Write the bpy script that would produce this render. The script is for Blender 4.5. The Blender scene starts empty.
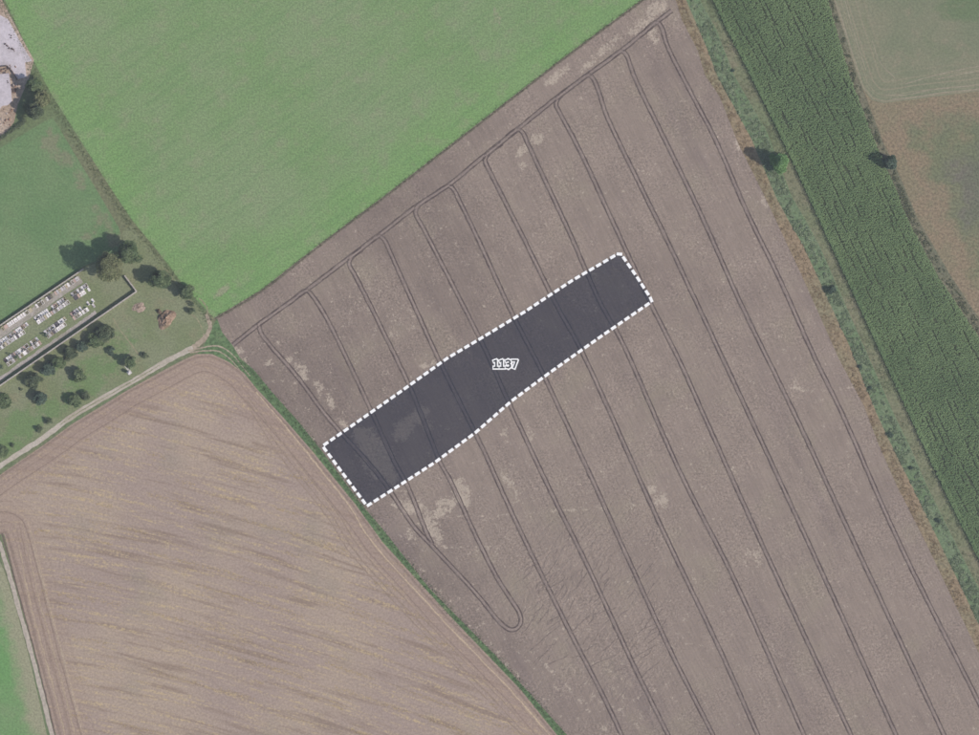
import bpy, bmesh, math, random
import numpy as np

# ------------------------------------------------------------------ camera, sky, sun, exposure
S = bpy.context.scene
COL = S.collection
MPP = 0.5                                     # metres on the ground for one photo pixel
def P(px, py, z=0.0):
    return ((px - 489.5) * MPP, (367.5 - py) * MPP, z)
ALT = 1500.0
HAZE = 5.5e-5
cam = bpy.data.cameras.new("camera")
cam.sensor_fit = 'HORIZONTAL'
cam.angle = 2 * math.atan(979 * MPP / 2 / ALT)
cam.clip_start = 10
cam.clip_end = 6000
co = bpy.data.objects.new("camera", cam)
co.location = (0, 0, ALT)
COL.objects.link(co)
S.camera = co

SUN_EL = math.radians(41)
SHX, SHY = -0.938, 0.346                      # where shadows fall on the ground
sun_dir = (-SHX, -SHY)
w = bpy.data.worlds.new("World"); S.world = w; w.use_nodes = True
nt = w.node_tree
sky = nt.nodes.new("ShaderNodeTexSky"); sky.sky_type = 'NISHITA'; sky.sun_disc = False
sky.sun_elevation = SUN_EL
sky.sun_rotation = math.atan2(sun_dir[0], sun_dir[1])
sky.dust_density = 1.5
bg = nt.nodes["Background"]; bg.inputs[1].default_value = 0.10
nt.links.new(sky.outputs[0], bg.inputs[0])
sl = bpy.data.lights.new("sun", 'SUN'); sl.energy = 3.9; sl.angle = math.radians(0.55); sl.color = (1.0, 0.93, 0.85)
so = bpy.data.objects.new("sun", sl); COL.objects.link(so)
from mathutils import Vector, Matrix
so.rotation_euler = Vector((SHX * math.cos(SUN_EL), SHY * math.cos(SUN_EL), -math.sin(SUN_EL))).to_track_quat('-Z', 'Y').to_euler()
so.location = (0, 0, 200)
S.view_settings.view_transform = 'Standard'; S.view_settings.look = 'None'
S.view_settings.exposure = 0.0; S.view_settings.gamma = 1.0
S.render.engine = 'CYCLES'
S.cycles.max_bounces = 6; S.cycles.transparent_max_bounces = 8
S.cycles.pixel_filter_type = 'BLACKMAN_HARRIS'; S.cycles.filter_width = 1.6
S.cycles.volume_bounces = 1
S.cycles.use_adaptive_sampling = True

rng = np.random.default_rng(11)
random.seed(11)

# ------------------------------------------------------------------ helpers
def srgb(r, g, b):
    f = lambda v: (v / 255 / 12.92) if v / 255 <= 0.04045 else ((v / 255 + 0.055) / 1.055) ** 2.4
    return (f(r), f(g), f(b), 1.0)

def tag(o, label=None, cat=None, group=None, kind=None):
    if label: o['label'] = label
    if cat: o['category'] = cat
    if group: o['group'] = group
    if kind: o['kind'] = kind
    return o

def link(name, me, m=None, parent=None, loc=None):
    o = bpy.data.objects.new(name, me)
    COL.objects.link(o)
    if m is not None and me is not None:
        me.materials.append(m)
    if parent is not None: o.parent = parent
    if loc is not None: o.location = loc
    return o

def empty(name, loc, rz=0):
    o = bpy.data.objects.new(name, None); COL.objects.link(o)
    o.location = loc; o.rotation_euler = (0, 0, rz); o.empty_display_size = 0.5
    return o

def mesh_np(name, v, f, attrs=None, smooth=False):
    v = np.asarray(v, dtype=np.float32); f = np.asarray(f, dtype=np.int32)
    me = bpy.data.meshes.new(name)
    n, k = f.shape
    me.vertices.add(len(v)); me.vertices.foreach_set("co", v.ravel())
    me.loops.add(n * k); me.loops.foreach_set("vertex_index", f.ravel())
    me.polygons.add(n)
    me.polygons.foreach_set("loop_start", np.arange(0, n * k, k, dtype=np.int32))
    me.polygons.foreach_set("loop_total", np.full(n, k, dtype=np.int32))
    if smooth: me.polygons.foreach_set("use_smooth", np.ones(n, dtype=bool))
    for a, vals in (attrs or {}).items():
        at = me.attributes.new(a, 'FLOAT', 'POINT')
        at.data.foreach_set("value", np.asarray(vals, dtype=np.float32))
    me.update(calc_edges=True)
    return me

def mesh_py(name, v, f, smooth=False):
    me = bpy.data.meshes.new(name); me.from_pydata(v, [], f)
    if smooth:
        for p in me.polygons: p.use_smooth = True
    me.update()
    return me

def box(x0, x1, y0, y1, z0, z1, top=1.0):
    cx, cy = (x0 + x1) / 2, (y0 + y1) / 2
    v = [(x0, y0, z0), (x1, y0, z0), (x1, y1, z0), (x0, y1, z0)]
    v += [(cx + (x - cx) * top, cy + (y - cy) * top, z1) for x, y, _ in v]
    f = [(3, 2, 1, 0), (4, 5, 6, 7), (0, 1, 5, 4), (1, 2, 6, 5), (2, 3, 7, 6), (3, 0, 4, 7)]
    return v, f

def merge(parts):
    V, F = [], []
    for v, f in parts:
        b = len(V); V += list(v); F += [tuple(i + b for i in q) for q in f]
    return V, F

def poly_m(pts):
    return np.array([P(x, y)[:2] for x, y in pts])

def seg_dist(pts, line):
    """distance of points (n,2) to polyline (k,2)"""
    d = np.full(len(pts), 1e9)
    for a, b in zip(line[:-1], line[1:]):
        ab = b - a; L = max(ab @ ab, 1e-9)
        t = np.clip(((pts - a) @ ab) / L, 0, 1)
        d = np.minimum(d, np.hypot(*(pts - (a + t[:, None] * ab)).T))
    return d

def inside(pts, poly):
    x, y = pts[:, 0], pts[:, 1]
    r = np.zeros(len(pts), bool)
    for (x1, y1), (x2, y2) in zip(poly, np.roll(poly, -1, axis=0)):
        c = (y1 > y) != (y2 > y)
        with np.errstate(divide='ignore', invalid='ignore'):
            xi = (x2 - x1) * (y - y1) / (y2 - y1) + x1
        r ^= c & (x < xi)
    return r

def clip_cell(poly, x0, x1, y0, y1):
    p = [tuple(q) for q in poly]
    for ax, lim, sgn in ((0, x0, 1), (0, x1, -1), (1, y0, 1), (1, y1, -1)):
        out = []
        for i in range(len(p)):
            a, b = p[i - 1], p[i]
            ia, ib = (a[ax] - lim) * sgn >= 0, (b[ax] - lim) * sgn >= 0
            if ia != ib:
                t = (lim - a[ax]) / (b[ax] - a[ax])
                q = [a[0] + (b[0] - a[0]) * t, a[1] + (b[1] - a[1]) * t]; q[ax] = lim
                out.append(tuple(q))
            if ib: out.append(b)
        p = out
        if not p: return []
    return p

def smooth_line(pts, n=4):
    """Catmull-Rom through the points"""
    pts = [np.array(p, float) for p in pts]
    out = []
    for i in range(len(pts) - 1):
        p0 = pts[max(i - 1, 0)]; p1 = pts[i]; p2 = pts[i + 1]; p3 = pts[min(i + 2, len(pts) - 1)]
        for k in range(n):
            t = k / n
            out.append(0.5 * ((2 * p1) + (-p0 + p2) * t + (2 * p0 - 5 * p1 + 4 * p2 - p3) * t * t + (-p0 + 3 * p1 - 3 * p2 + p3) * t ** 3))
    out.append(pts[-1])
    return np.array(out)

def vnoise(x, y, seed=0):
    """cheap smooth value noise on arrays"""
    r = np.random.default_rng(seed).random((64, 64))
    xi = np.floor(x).astype(int); yi = np.floor(y).astype(int)
    fx = x - xi; fy = y - yi
    fx = fx * fx * (3 - 2 * fx); fy = fy * fy * (3 - 2 * fy)
    g = lambda i, j: r[i % 64, j % 64]
    return (g(xi, yi) * (1 - fx) + g(xi + 1, yi) * fx) * (1 - fy) + (g(xi, yi + 1) * (1 - fx) + g(xi + 1, yi + 1) * fx) * fy

def sheet(name, pts, m, z, cell=2.0, patch=None, edge_lines=None, zfun=None, wob=0.0):
    """a ground sheet cut to a polygon, with point attributes: edge (metres to its border) and patch"""
    poly = poly_m(pts)
    x0, y0 = poly.min(0) - 1e-3; x1, y1 = poly.max(0) + 1e-3
    xs = np.arange(math.floor(x0 / cell), math.ceil(x1 / cell) + 1) * cell
    ys = np.arange(math.floor(y0 / cell), math.ceil(y1 / cell) + 1) * cell
    gx, gy = np.meshgrid(xs, ys, indexing='ij')
    ins = inside(np.stack([gx.ravel(), gy.ravel()], 1) + 1e-5, poly).reshape(gx.shape)
    closed = np.vstack([poly, poly[:1]])
    cross = np.zeros((len(xs) - 1, len(ys) - 1), bool)
    for a, b in zip(closed[:-1], closed[1:]):
        n = int(np.hypot(*(b - a)) / (cell * 0.1)) + 2
        q = a + (b - a) * np.linspace(0, 1, n)[:, None]
        i = np.floor(q[:, 0] / cell).astype(int) - int(round(xs[0] / cell)); j = np.floor(q[:, 1] / cell).astype(int) - int(round(ys[0] / cell))
        for di in (-1, 0, 1):
            for dj in (-1, 0, 1):
                cross[np.clip(i + di, 0, cross.shape[0] - 1), np.clip(j + dj, 0, cross.shape[1] - 1)] = True
    full = ins[:-1, :-1] & ins[1:, :-1] & ins[:-1, 1:] & ins[1:, 1:] & ~cross
    idx = {}; V = []; F = []
    def vid(p):
        k = (round(p[0], 3), round(p[1], 3))
        if k not in idx: idx[k] = len(V); V.append(k)
        return idx[k]
    for i, j in zip(*np.nonzero(full)):
        F.append([vid((xs[i], ys[j])), vid((xs[i + 1], ys[j])), vid((xs[i + 1], ys[j + 1])), vid((xs[i], ys[j + 1]))])
    for i, j in zip(*np.nonzero(cross)):
        c = clip_cell(poly, xs[i], xs[i + 1], ys[j], ys[j + 1])
        ids = []
        for q in c:
            k = vid(q)
            if k not in ids: ids.append(k)
        if len(ids) >= 3:
            a = 0
            for q in range(len(ids)):
                p1, p2 = V[ids[q - 1]], V[ids[q]]; a += p1[0] * p2[1] - p2[0] * p1[1]
            if abs(a) > 1e-4: F.append(ids if a > 0 else ids[::-1])
    vv = np.array(V)
    zz = np.full(len(vv), z) if zfun is None else z + zfun(vv)
    me = bpy.data.meshes.new(name)
    me.from_pydata(np.column_stack([vv, zz]).tolist(), [], F)
    e = seg_dist(vv, closed if edge_lines is None else poly_m(edge_lines))
    at = me.attributes.new("edge", 'FLOAT', 'POINT'); at.data.foreach_set("value", e.astype(np.float32))
    pv = patch(vv) if patch is not None else np.zeros(len(vv))
    at = me.attributes.new("patch", 'FLOAT', 'POINT'); at.data.foreach_set("value", pv.astype(np.float32))
    me.update()
    o = link(name, me, m)
    return o

def blobs(lst):
    """soft ellipses (px): cx, cy, rx, ry, degrees, strength"""
    def f(v):
        out = np.zeros(len(v))
        for cx, cy, rx, ry, a, s in lst:
            c = P(cx, cy); d = v - np.array(c[:2]); t = math.radians(a)
            u = d[:, 0] * math.cos(t) + d[:, 1] * math.sin(t); q = -d[:, 0] * math.sin(t) + d[:, 1] * math.cos(t)
            r = np.sqrt((u / (rx * MPP)) ** 2 + (q / (ry * MPP)) ** 2)
            out = np.maximum(out, s * np.clip(1.6 - r, 0, 1))
        return out
    return f

def ribbon(name, line_px, width_px, m, z, parent=None, n=4, jitter=0.25, wfun=None):
    """a flat strip along a line, edges a little uneven"""
    L = smooth_line([P(*p)[:2] for p in line_px], n)
    d = np.gradient(L, axis=0); d /= np.maximum(np.hypot(*d.T), 1e-6)[:, None]
    nrm = np.stack([-d[:, 1], d[:, 0]], 1)
    V = []; F = []
    for i in range(len(L)):
        t = i / (len(L) - 1)
        wd = (wfun(t) if wfun else width_px) * MPP / 2
        a = L[i] + nrm[i] * (wd + random.uniform(-jitter, jitter)); b = L[i] - nrm[i] * (wd + random.uniform(-jitter, jitter))
        V += [(a[0], a[1], z), (L[i][0], L[i][1], z + 0.005), (b[0], b[1], z)]
        if i:
            k = 3 * i
            F += [(k - 3, k - 2, k + 1, k), (k - 2, k - 1, k + 2, k + 1)]
    me = mesh_py(name, V, [q[::-1] for q in F])
    return link(name, me, m, parent)

# ------------------------------------------------------------------ node materials
class G:
    def __init__(self, name):
        self.m = bpy.data.materials.new(name); self.m.use_nodes = True
        self.t = self.m.node_tree; self.N = self.t.nodes
        self.bsdf = self.N["Principled BSDF"]
        self.bsdf.inputs["Specular IOR Level"].default_value = 0.15
        self.bsdf.inputs["Roughness"].default_value = 0.9
        g = self.N.new("ShaderNodeNewGeometry"); self.pos = g.outputs["Position"]
    def ln(self, a, b): self.t.links.new(a, b)
    def put(self, sock, v):
        if hasattr(v, 'is_output'): self.ln(v, sock)
        elif isinstance(v, tuple) and len(v) == 3 and sock.type == 'RGBA': sock.default_value = (*v, 1)
        else: sock.default_value = v
    def noise(self, scale, detail=3, rough=0.55, vec=None, dist=0.0):
        n = self.N.new("ShaderNodeTexNoise"); n.inputs["Scale"].default_value = scale
        n.inputs["Detail"].default_value = detail; n.inputs["Roughness"].default_value = rough; n.inputs["Distortion"].default_value = dist
        self.ln(vec if vec is not None else self.pos, n.inputs["Vector"])
        return n.outputs["Fac"]
    def voro(self, scale, vec=None):
        n = self.N.new("ShaderNodeTexVoronoi"); n.inputs["Scale"].default_value = scale
        self.ln(vec if vec is not None else self.pos, n.inputs["Vector"])
        return n.outputs["Distance"]
    def math(self, op, a, b=0.0, c=0.0):
        n = self.N.new("ShaderNodeMath"); n.operation = op
        self.put(n.inputs[0], a); self.put(n.inputs[1], b); self.put(n.inputs[2], c)
        return n.outputs[0]
    def step(self, v, lo, hi, a=0.0, b=1.0):
        n = self.N.new("ShaderNodeMapRange"); n.interpolation_type = 'SMOOTHSTEP'
        self.put(n.inputs[0], v); n.inputs[1].default_value = lo; n.inputs[2].default_value = hi
        n.inputs[3].default_value = a; n.inputs[4].default_value = b
        return n.outputs[0]
    def mix(self, f, a, b):
        n = self.N.new("ShaderNodeMix"); n.data_type = 'RGBA'
        self.put(n.inputs[0], f); self.put(n.inputs[6], a); self.put(n.inputs[7], b)
        return n.outputs[2]
    def bright(self, col, f):
        n = self.N.new("ShaderNodeMix"); n.data_type = 'RGBA'; n.blend_type = 'MULTIPLY'
        n.inputs[0].default_value = 1.0
        self.put(n.inputs[6], col)
        c = self.N.new("ShaderNodeCombineColor")
        for i in range(3): self.put(c.inputs[i], f)
        self.ln(c.outputs[0], n.inputs[7])
        return n.outputs[2]
    def attr(self, name):
        n = self.N.new("ShaderNodeAttribute"); n.attribute_name = name
        return n.outputs["Fac"]
    def objrand(self):
        n = self.N.new("ShaderNodeObjectInfo"); return n.outputs["Random"]
    def rotvec(self, deg, sx, sy):
        n = self.N.new("ShaderNodeMapping"); n.vector_type = 'POINT'
        # rotate the ground so that u runs along deg, then stretch
        r = self.N.new("ShaderNodeVectorRotate"); r.rotation_type = 'Z_AXIS'; r.inputs["Angle"].default_value = -math.radians(deg)
        self.ln(self.pos, r.inputs["Vector"])
        n.inputs["Scale"].default_value = (sx, sy, 0.0)
        self.ln(r.outputs[0], n.inputs["Vector"])
        return n.outputs[0]
    def bump(self, h, strength=0.5, dist=0.2):
        n = self.N.new("ShaderNodeBump"); n.inputs["Strength"].default_value = strength; n.inputs["Distance"].default_value = dist
        self.put(n.inputs["Height"], h); self.ln(n.outputs[0], self.bsdf.inputs["Normal"])
    def out(self, col, rough=None):
        self.put(self.bsdf.inputs["Base Color"], col)
        if rough is not None: self.bsdf.inputs["Roughness"].default_value = rough
        return self.m

def scale(c, k): return tuple(min(1, x * k) for x in c[:3]) + (1.0,)
K = 0.95           # photo value -> base colour under this light
def C(r, g, b, k=K): return scale(srgb(r, g, b), k)

def ground_mat(name, a, b, c=None, big=0.012, mid=0.05, fine=0.9, amt=0.25, bump=0.4, edge_col=None, edge_w=4.0, cmix=0.6):
    g = G(name)
    col = g.mix(g.step(g.noise(big, 4), 0.38, 0.62), a, b)
    if c is not None:
        col = g.mix(g.math('MULTIPLY', g.step(g.noise(mid, 5, 0.65), 0.52, 0.72), cmix), col, c)
    if edge_col is not None:
        e = g.math('ADD', g.attr("edge"), g.math('MULTIPLY', g.math('SUBTRACT', g.noise(0.15, 4), 0.5), edge_w * 1.5))
        col = g.mix(g.step(e, edge_w * 0.3, edge_w * 1.4, 0.85, 0.0), col, edge_col)
    fn = g.noise(fine, 4, 0.7)
    col = g.bright(col, g.step(fn, 0.35, 0.65, 1 - amt, 1 + amt))
    g.bump(fn, bump, 0.25)
    return g.out(col)

def plain(name, col, amt=0.2, sc=3.0, rough=0.85, rand=0.0, spec=0.15):
    g = G(name)
    f = g.step(g.noise(sc, 3), 0.3, 0.7, 1 - amt, 1 + amt)
    if rand: f = g.math('MULTIPLY', f, g.step(g.objrand(), 0, 1, 1 - rand, 1 + rand))
    g.bsdf.inputs["Specular IOR Level"].default_value = spec
    return g.out(g.bright(col, f), rough)

def leaf_mat(name, a, b, trans=0.25):
    g = G(name)
    col = g.mix(g.attr("tint"), a, b)
    m = g.out(col, 0.7)
    tr = g.N.new("ShaderNodeBsdfTranslucent"); g.ln(col, tr.inputs[0])
    mx = g.N.new("ShaderNodeMixShader"); mx.inputs[0].default_value = trans
    g.ln(g.bsdf.outputs[0], mx.inputs[1]); g.ln(tr.outputs[0], mx.inputs[2])
    g.ln(mx.outputs[0], g.N["Material Output"].inputs[0])
    return m

# ------------------------------------------------------------------ border lines in photo pixels
meadow_left = [(-20, -45), (5, 0), (32, 58), (52, 95), (108, 184), (132, 220), (157, 250), (185, 287), (214, 318)]
meadow_bottom = [(214, 318), (261, 290), (321, 243), (380, 199), (494, 111), (560, 60), (641, 0), (690, -36)]
E_soil = [(655, -36), (676, 0), (682, 20), (698, 51), (705, 75), (720, 97), (738, 143), (760, 187), (773, 214), (788, 246), (802, 276), (839, 359), (864, 406), (878, 443), (897, 486), (920, 531), (937, 566), (953, 600), (969, 633), (985, 665), (1040, 780)]
E_straw = [(668, -36), (686, 0), (698, 27), (708, 51), (717, 75), (752, 140), (776, 197), (790, 223), (803, 245), (850, 347), (876, 412), (887, 436), (913, 488), (949, 562), (964, 593), (980, 627), (1055, 780)]
E_weed = [(682, -36), (700, 0), (717, 31), (734, 75), (767, 132), (792, 197), (806, 221), (819, 245), (893, 412), (911, 449), (927, 486), (960, 552), (1000, 630), (1075, 780)]
E_maize = [(695, -36), (712, 0), (725, 28), (736, 49), (748, 73), (772, 121), (786, 150), (800, 180), (814, 211), (833, 252), (904, 406), (921, 443), (942, 488), (979, 562), (1085, 780)]
E_mzr = [(818, -36), (828, 0), (851, 79), (876, 144), (891, 177), (909, 222), (940, 279), (979, 337), (1060, 470), (1200, 780)]
E_rf = [(823, -36), (834, 0), (858, 77), (884, 144), (898, 172), (917, 217), (949, 273), (990, 335), (1068, 462), (1210, 780)]
strip_r = [(217, 318), (222, 332), (233, 346), (240, 358), (254, 370), (271, 391), (297, 420), (321, 450), (361, 504), (380, 526), (429, 588), (495, 655), (567, 735), (605, 780)]
strip_l = [(197, 354), (212, 354), (229, 362), (244, 373), (257, 389), (282, 416), (314, 453), (356, 505), (382.5, 542), (451, 617), (521, 690), (557, 735), (593, 780)]
track_c = [(-50, 500), (0, 466), (43, 438), (76, 414), (128, 384), (171, 359), (193, 348)]
def xat(line, y):
    a = np.array(line); return np.interp(y, a[:, 1], a[:, 0])

# ------------------------------------------------------------------ ground and fields
M_base = ground_mat("grass_base", C(118, 122, 92), C(108, 124, 88), C(140, 128, 104), fine=0.7, amt=0.22)
v, f = [(-2500, -2500, 0), (2500, -2500, 0), (2500, 2500, 0), (-2500, 2500, 0)], [(0, 1, 2, 3)]
tag(link("ground", mesh_py("ground", v, f), M_base), "dry grassy ground under the fields", kind="structure")

# bright meadow at the top
g = G("meadow_grass")
e = g.math('ADD', g.attr("edge"), g.math('MULTIPLY', g.math('SUBTRACT', g.noise(0.05, 4), 0.5), 30))
col = g.mix(g.step(g.noise(0.02, 4, 0.6), 0.36, 0.64), C(121, 149, 98), C(130, 150, 108))
col = g.mix(g.step(e, 2, 30, 0.55, 0.0), col, C(118, 158, 92))
col = g.mix(g.math('MULTIPLY', g.step(g.noise(0.10, 6, 0.72), 0.50, 0.66), 0.34), col, C(150, 146, 124))
col = g.mix(g.math('MULTIPLY', g.step(g.noise(1.0, 4, 0.7, g.rotvec(34, 0.03, 0.30)), 0.48, 0.62), 0.25), col, C(96, 134, 84))
col = g.mix(g.step(g.math('ADD', g.attr("patch"), g.math('MULTIPLY', g.math('SUBTRACT', g.noise(0.5, 4), 0.5), 0.9)), 0.45, 0.8, 0, 0.6), col, C(158, 148, 130))
fn = g.noise(1.1, 5, 0.78)
col = g.bright(col, g.step(fn, 0.35, 0.65, 0.72, 1.28)); g.bump(fn, 0.5, 0.3)
M_meadow = g.out(col)
meadow = sheet("meadow", meadow_left + meadow_bottom[1:], M_meadow, 0.03, 2.5,
               patch=blobs([(222, 291, 12, 4, 40, 0.9), (60, 47, 12, 3, 35, 0.6), (88, 88, 8, 5, 0, 0.35), (497, 15, 4, 12, 20, 0.7), (515, 22, 3, 14, 25, 0.5), (48, 60, 6, 4, 30, 0.5)]),
               edge_lines=meadow_left + meadow_bottom[1:])
tag(meadow, "bright green meadow", kind="structure")

# ploughed and drilled brown field
field_pts = meadow_bottom + E_soil[0:] + strip_r[::-1]
pale = [(461, 494, 8, 15, 15, 1), (446, 507, 15, 7, 35, 1), (412, 507, 13, 8, -30, .95), (430, 526, 7, 17, 35, 1), (398, 504, 6, 5, 0, .8), (411, 535, 7, 5, -30, .8),
        (375, 455, 13, 23, 32, 1.6), (362, 437, 7, 9, 30, 1.4), (404, 428, 7, 13, -30, 1.3), (420, 415, 9, 6, 50, 1.3), (428, 425, 4, 8, 0, .9), (391, 474, 5, 10, 30, 1.0),
        (521, 152, 5, 4, 30, 1), (528, 146, 5, 4, 40, .95), (537, 139, 6, 6, 0, 1), (522, 166, 3, 5, 0, .7), (652, 33, 4, 7, -10, .9), (655, 40, 3, 4, 0, .8),
        (660, 500, 6, 8, 20, .85), (653, 490, 5, 5, 0, .75), (300, 372, 8, 10, 30, .8), (290, 360, 5, 4, 0, .8), (268, 363, 3, 4, 0, .8), (277, 343, 3, 2, 20, .9), (318, 388, 5, 10, 30, .7), (330, 402, 4, 6, 20, .8),
        (344, 421, 5, 7, 20, .75), (425, 366, 4, 4, 0, .8), (433, 363, 4, 3, 30, .7), (505, 435, 4, 7, 0, .6), (529, 433, 5, 8, 0, .65), (508, 480, 6, 9, 10, .6), (515, 495, 4, 8, 0, .6),
        (556, 76, 14, 4, 38, .8), (585, 68, 12, 3, 38, .85), (610, 45, 16, 4, 38, .8), (640, 25, 16, 5, 38, .9), (657, 8, 12, 7, 30, 1), (240, 352, 4, 12, 35, .6),
        (764, 201, 3, 7, 20, 1), (738, 146, 2, 7, 20, .9), (801, 389, 5, 3, -30, .8), (795, 385, 2, 6, 10, .7), (735, 470, 5, 4, 0, .5), (430, 600, 12, 60, 40, .2), (520, 690, 10, 70, 38, .3),
        (790, 350, 20, 8, -60, .3), (620, 700, 40, 30, 30, .15), (755, 560, 10, 12, 0, .4), (365, 300, 20, 30, 0, .2), (395, 320, 12, 18, 0, .25)]
ripple = blobs([(585, 580, 85, 75, 20, 1.0), (610, 660, 60, 50, 0, .9), (390, 320, 30, 40, 0, .5)])
pale_f = blobs(pale)
thin = [[(484, 520), (500, 516), (530, 512), (575, 510), (610, 508), (650, 503)], [(436, 548), (465, 547), (500, 549)], [(788, 385), (806, 391), (826, 390), (850, 388), (862, 386)], [(515, 636), (540, 660), (570, 690), (605, 730)], [(505, 640), (530, 662), (563, 695)]]
def field_patch(v):
    p = pale_f(v)
    for t in thin:
        d = seg_dist(v, poly_m(t)); p = np.maximum(p, np.clip(1.0 - d / 1.3, 0, 1) * 0.62)
    return p
g = G("field_soil")
dark, light = C(133, 119, 110), C(149, 134, 123)
big = g.noise(0.009, 4, 0.6)
sx = g.N.new("ShaderNodeSeparateXYZ"); g.ln(g.pos, sx.inputs[0])
grad = g.math('ADD', g.step(sx.outputs[0], -120, 60, -0.10, 0.10), big)
col = g.mix(g.step(grad, 0.36, 0.62), dark, light)
col = g.mix(g.math('MULTIPLY', g.step(g.noise(0.035, 5, 0.6), 0.5, 0.7), 0.45), col, C(144, 134, 116))
col = g.mix(g.math('MULTIPLY', g.step(g.noise(0.03, 5, 0.6, g.rotvec(-63, 0.25, 1.6)), 0.52, 0.7), 0.4), col, C(126, 112, 108))
pn = g.math('ADD', g.attr("patch"), g.math('ADD', g.math('MULTIPLY', g.math('SUBTRACT', g.noise(0.22, 6, 0.8), 0.5), 4.5), g.math('MULTIPLY', g.math('SUBTRACT', g.noise(0.8, 4, 0.8), 0.5), 3.0)))
col = g.mix(g.step(pn, 0.5, 0.8, 0, 0.85), col, C(184, 170, 154))
fn = g.noise(0.95, 5, 0.8)
dr = g.noise(1.0, 3, 0.7, g.rotvec(-63.5, 0.05, 0.9))
col = g.bright(col, g.step(dr, 0.35, 0.65, 0.93, 1.07))
mo_ = g.noise(0.07, 5, 0.7)
col = g.bright(col, g.step(mo_, 0.3, 0.7, 0.94, 1.06))
gr_ = g.math('ADD', 1.0, g.math('MULTIPLY', g.math('SUBTRACT', fn, 0.5), g.step(g.noise(0.045, 4, 0.6), 0.38, 0.62, 0.5, 2.6)))
col = g.bright(col, gr_)
col = g.mix(g.step(g.noise(0.55, 3, 0.6), 0.62, 0.70, 0, 0.4), col, C(106, 94, 88))
wv = g.noise(1.0, 3, 0.6, g.rotvec(52, 0.13, 0.30), 1.6)
mk = g.N.new("ShaderNodeAttribute"); mk.attribute_name = "ripple"
h = g.math('ADD', g.math('MULTIPLY', fn, 0.6), g.math('MULTIPLY', g.math('MULTIPLY', wv, mk.outputs["Fac"]), 1.5))
g.bump(h, 0.8, 0.45)
M_soil = g.out(col)
field = sheet("ploughed_field", field_pts, M_soil, 0.03, 1.25, patch=field_patch)
vv = np.zeros(len(field.data.vertices) * 3, np.float32); field.data.vertices.foreach_get("co", vv); vv = vv.reshape(-1, 3)[:, :2]
at = field.data.attributes.new("ripple", 'FLOAT', 'POINT'); at.data.foreach_set("value", ripple(vv).astype(np.float32))
tag(field, "brown bare soil field crossed by paired wheel ruts", kind="structure")

# stubble field at lower left
stub_pts = [(-50, 510), (7, 470), (45, 444), (72, 424), (126, 391), (166, 369), (185, 359)] + strip_l + [(70, 790), (56, 735), (21, 600), (4, 534), (-50, 540)]
g = G("stubble")
wob = g.noise(0.02, 3)
def rowvec(su, sv):
    c_ = g.N.new("ShaderNodeCombineXYZ"); x_ = g.N.new("ShaderNodeSeparateXYZ"); g.ln(g.pos, x_.inputs[0])
    g.ln(g.math('MULTIPLY', x_.outputs[0], su), c_.inputs[0]); g.ln(g.math('MULTIPLY', g.attr("rowv"), sv), c_.inputs[1]); return c_.outputs[0]
n1 = g.noise(1.0, 5, 0.62, rowvec(0.020, 0.26), 0.5)
n2 = g.noise(1.0, 5, 0.7, rowvec(0.028, 0.55), 0.3)
n3 = g.noise(0.016, 4, 0.6)
col = g.mix(g.step(n3, 0.4, 0.62), C(163, 145, 134), C(172, 154, 138))
col = g.mix(g.math('MULTIPLY', g.step(n1, 0.50, 0.68), 0.7), col, C(138, 119, 104))
col = g.mix(g.math('MULTIPLY', g.math('MULTIPLY', g.step(n2, 0.50, 0.60), g.step(g.noise(0.45, 4, 0.8), 0.42, 0.6)), 0.75), col, C(190, 169, 130))
col = g.mix(g.math('MULTIPLY', g.step(g.noise(0.03, 4), 0.55, 0.7), 0.35), col, C(146, 138, 122))
ed = g.attr("edge")
cv = g.N.new("ShaderNodeCombineXYZ"); g.ln(g.math('ADD', ed, g.math('MULTIPLY', wob, 3.0)), cv.inputs[0])
es = g.noise(0.55, 3, 0.6, cv.outputs[0])
near = g.step(ed, 7, 17, 1.0, 0.0)
col = g.mix(g.math('MULTIPLY', near, 0.55), col, C(158, 137, 124))
col = g.mix(g.math('MULTIPLY', near, g.step(es, 0.5, 0.66, 0, 0.8)), col, C(128, 110, 99))
col = g.mix(g.math('MULTIPLY', near, g.step(es, 0.46, 0.34, 0, 0.7)), col, C(184, 164, 138))
fn = g.noise(0.9, 4, 0.72)
col = g.bright(col, g.step(fn, 0.35, 0.65, 0.86, 1.14))
g.bump(g.math('ADD', fn, g.math('MULTIPLY', n2, 0.6)), 0.4, 0.25)
M_stub = g.out(col)
stub = sheet("stubble_field", stub_pts, M_stub, 0.03, 2.5, edge_lines=[(-50, 510)] + stub_pts[1:7] + strip_l + [(590, 800)])
# distance to the left border as well
vv = np.zeros(len(stub.data.vertices) * 3, np.float32); stub.data.vertices.foreach_get("co", vv); vv = vv.reshape(-1, 3)[:, :2]
d1 = seg_dist(vv, poly_m([(-50, 510)] + stub_pts[1:7] + strip_l + [(590, 800)])); d2 = seg_dist(vv, poly_m([(4, 534), (21, 600), (56, 735), (70, 790)])) * 0.75
px_ = vv[:, 0] / MPP + 489.5; py_ = 367.5 - vv[:, 1] / MPP; t_ = np.clip((px_ - 20) / 540, 0, 2)
at = stub.data.attributes.new("rowv", 'FLOAT', 'POINT'); at.data.foreach_set("value", ((py_ - 40 * t_ - 120 * t_ ** 1.5) * MPP).astype(np.float32))
stub.data.attributes["edge"].data.foreach_set("value", np.minimum(d1, d2).astype(np.float32))
tag(stub, "pale stubble field with straw rows", kind="structure")

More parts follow.
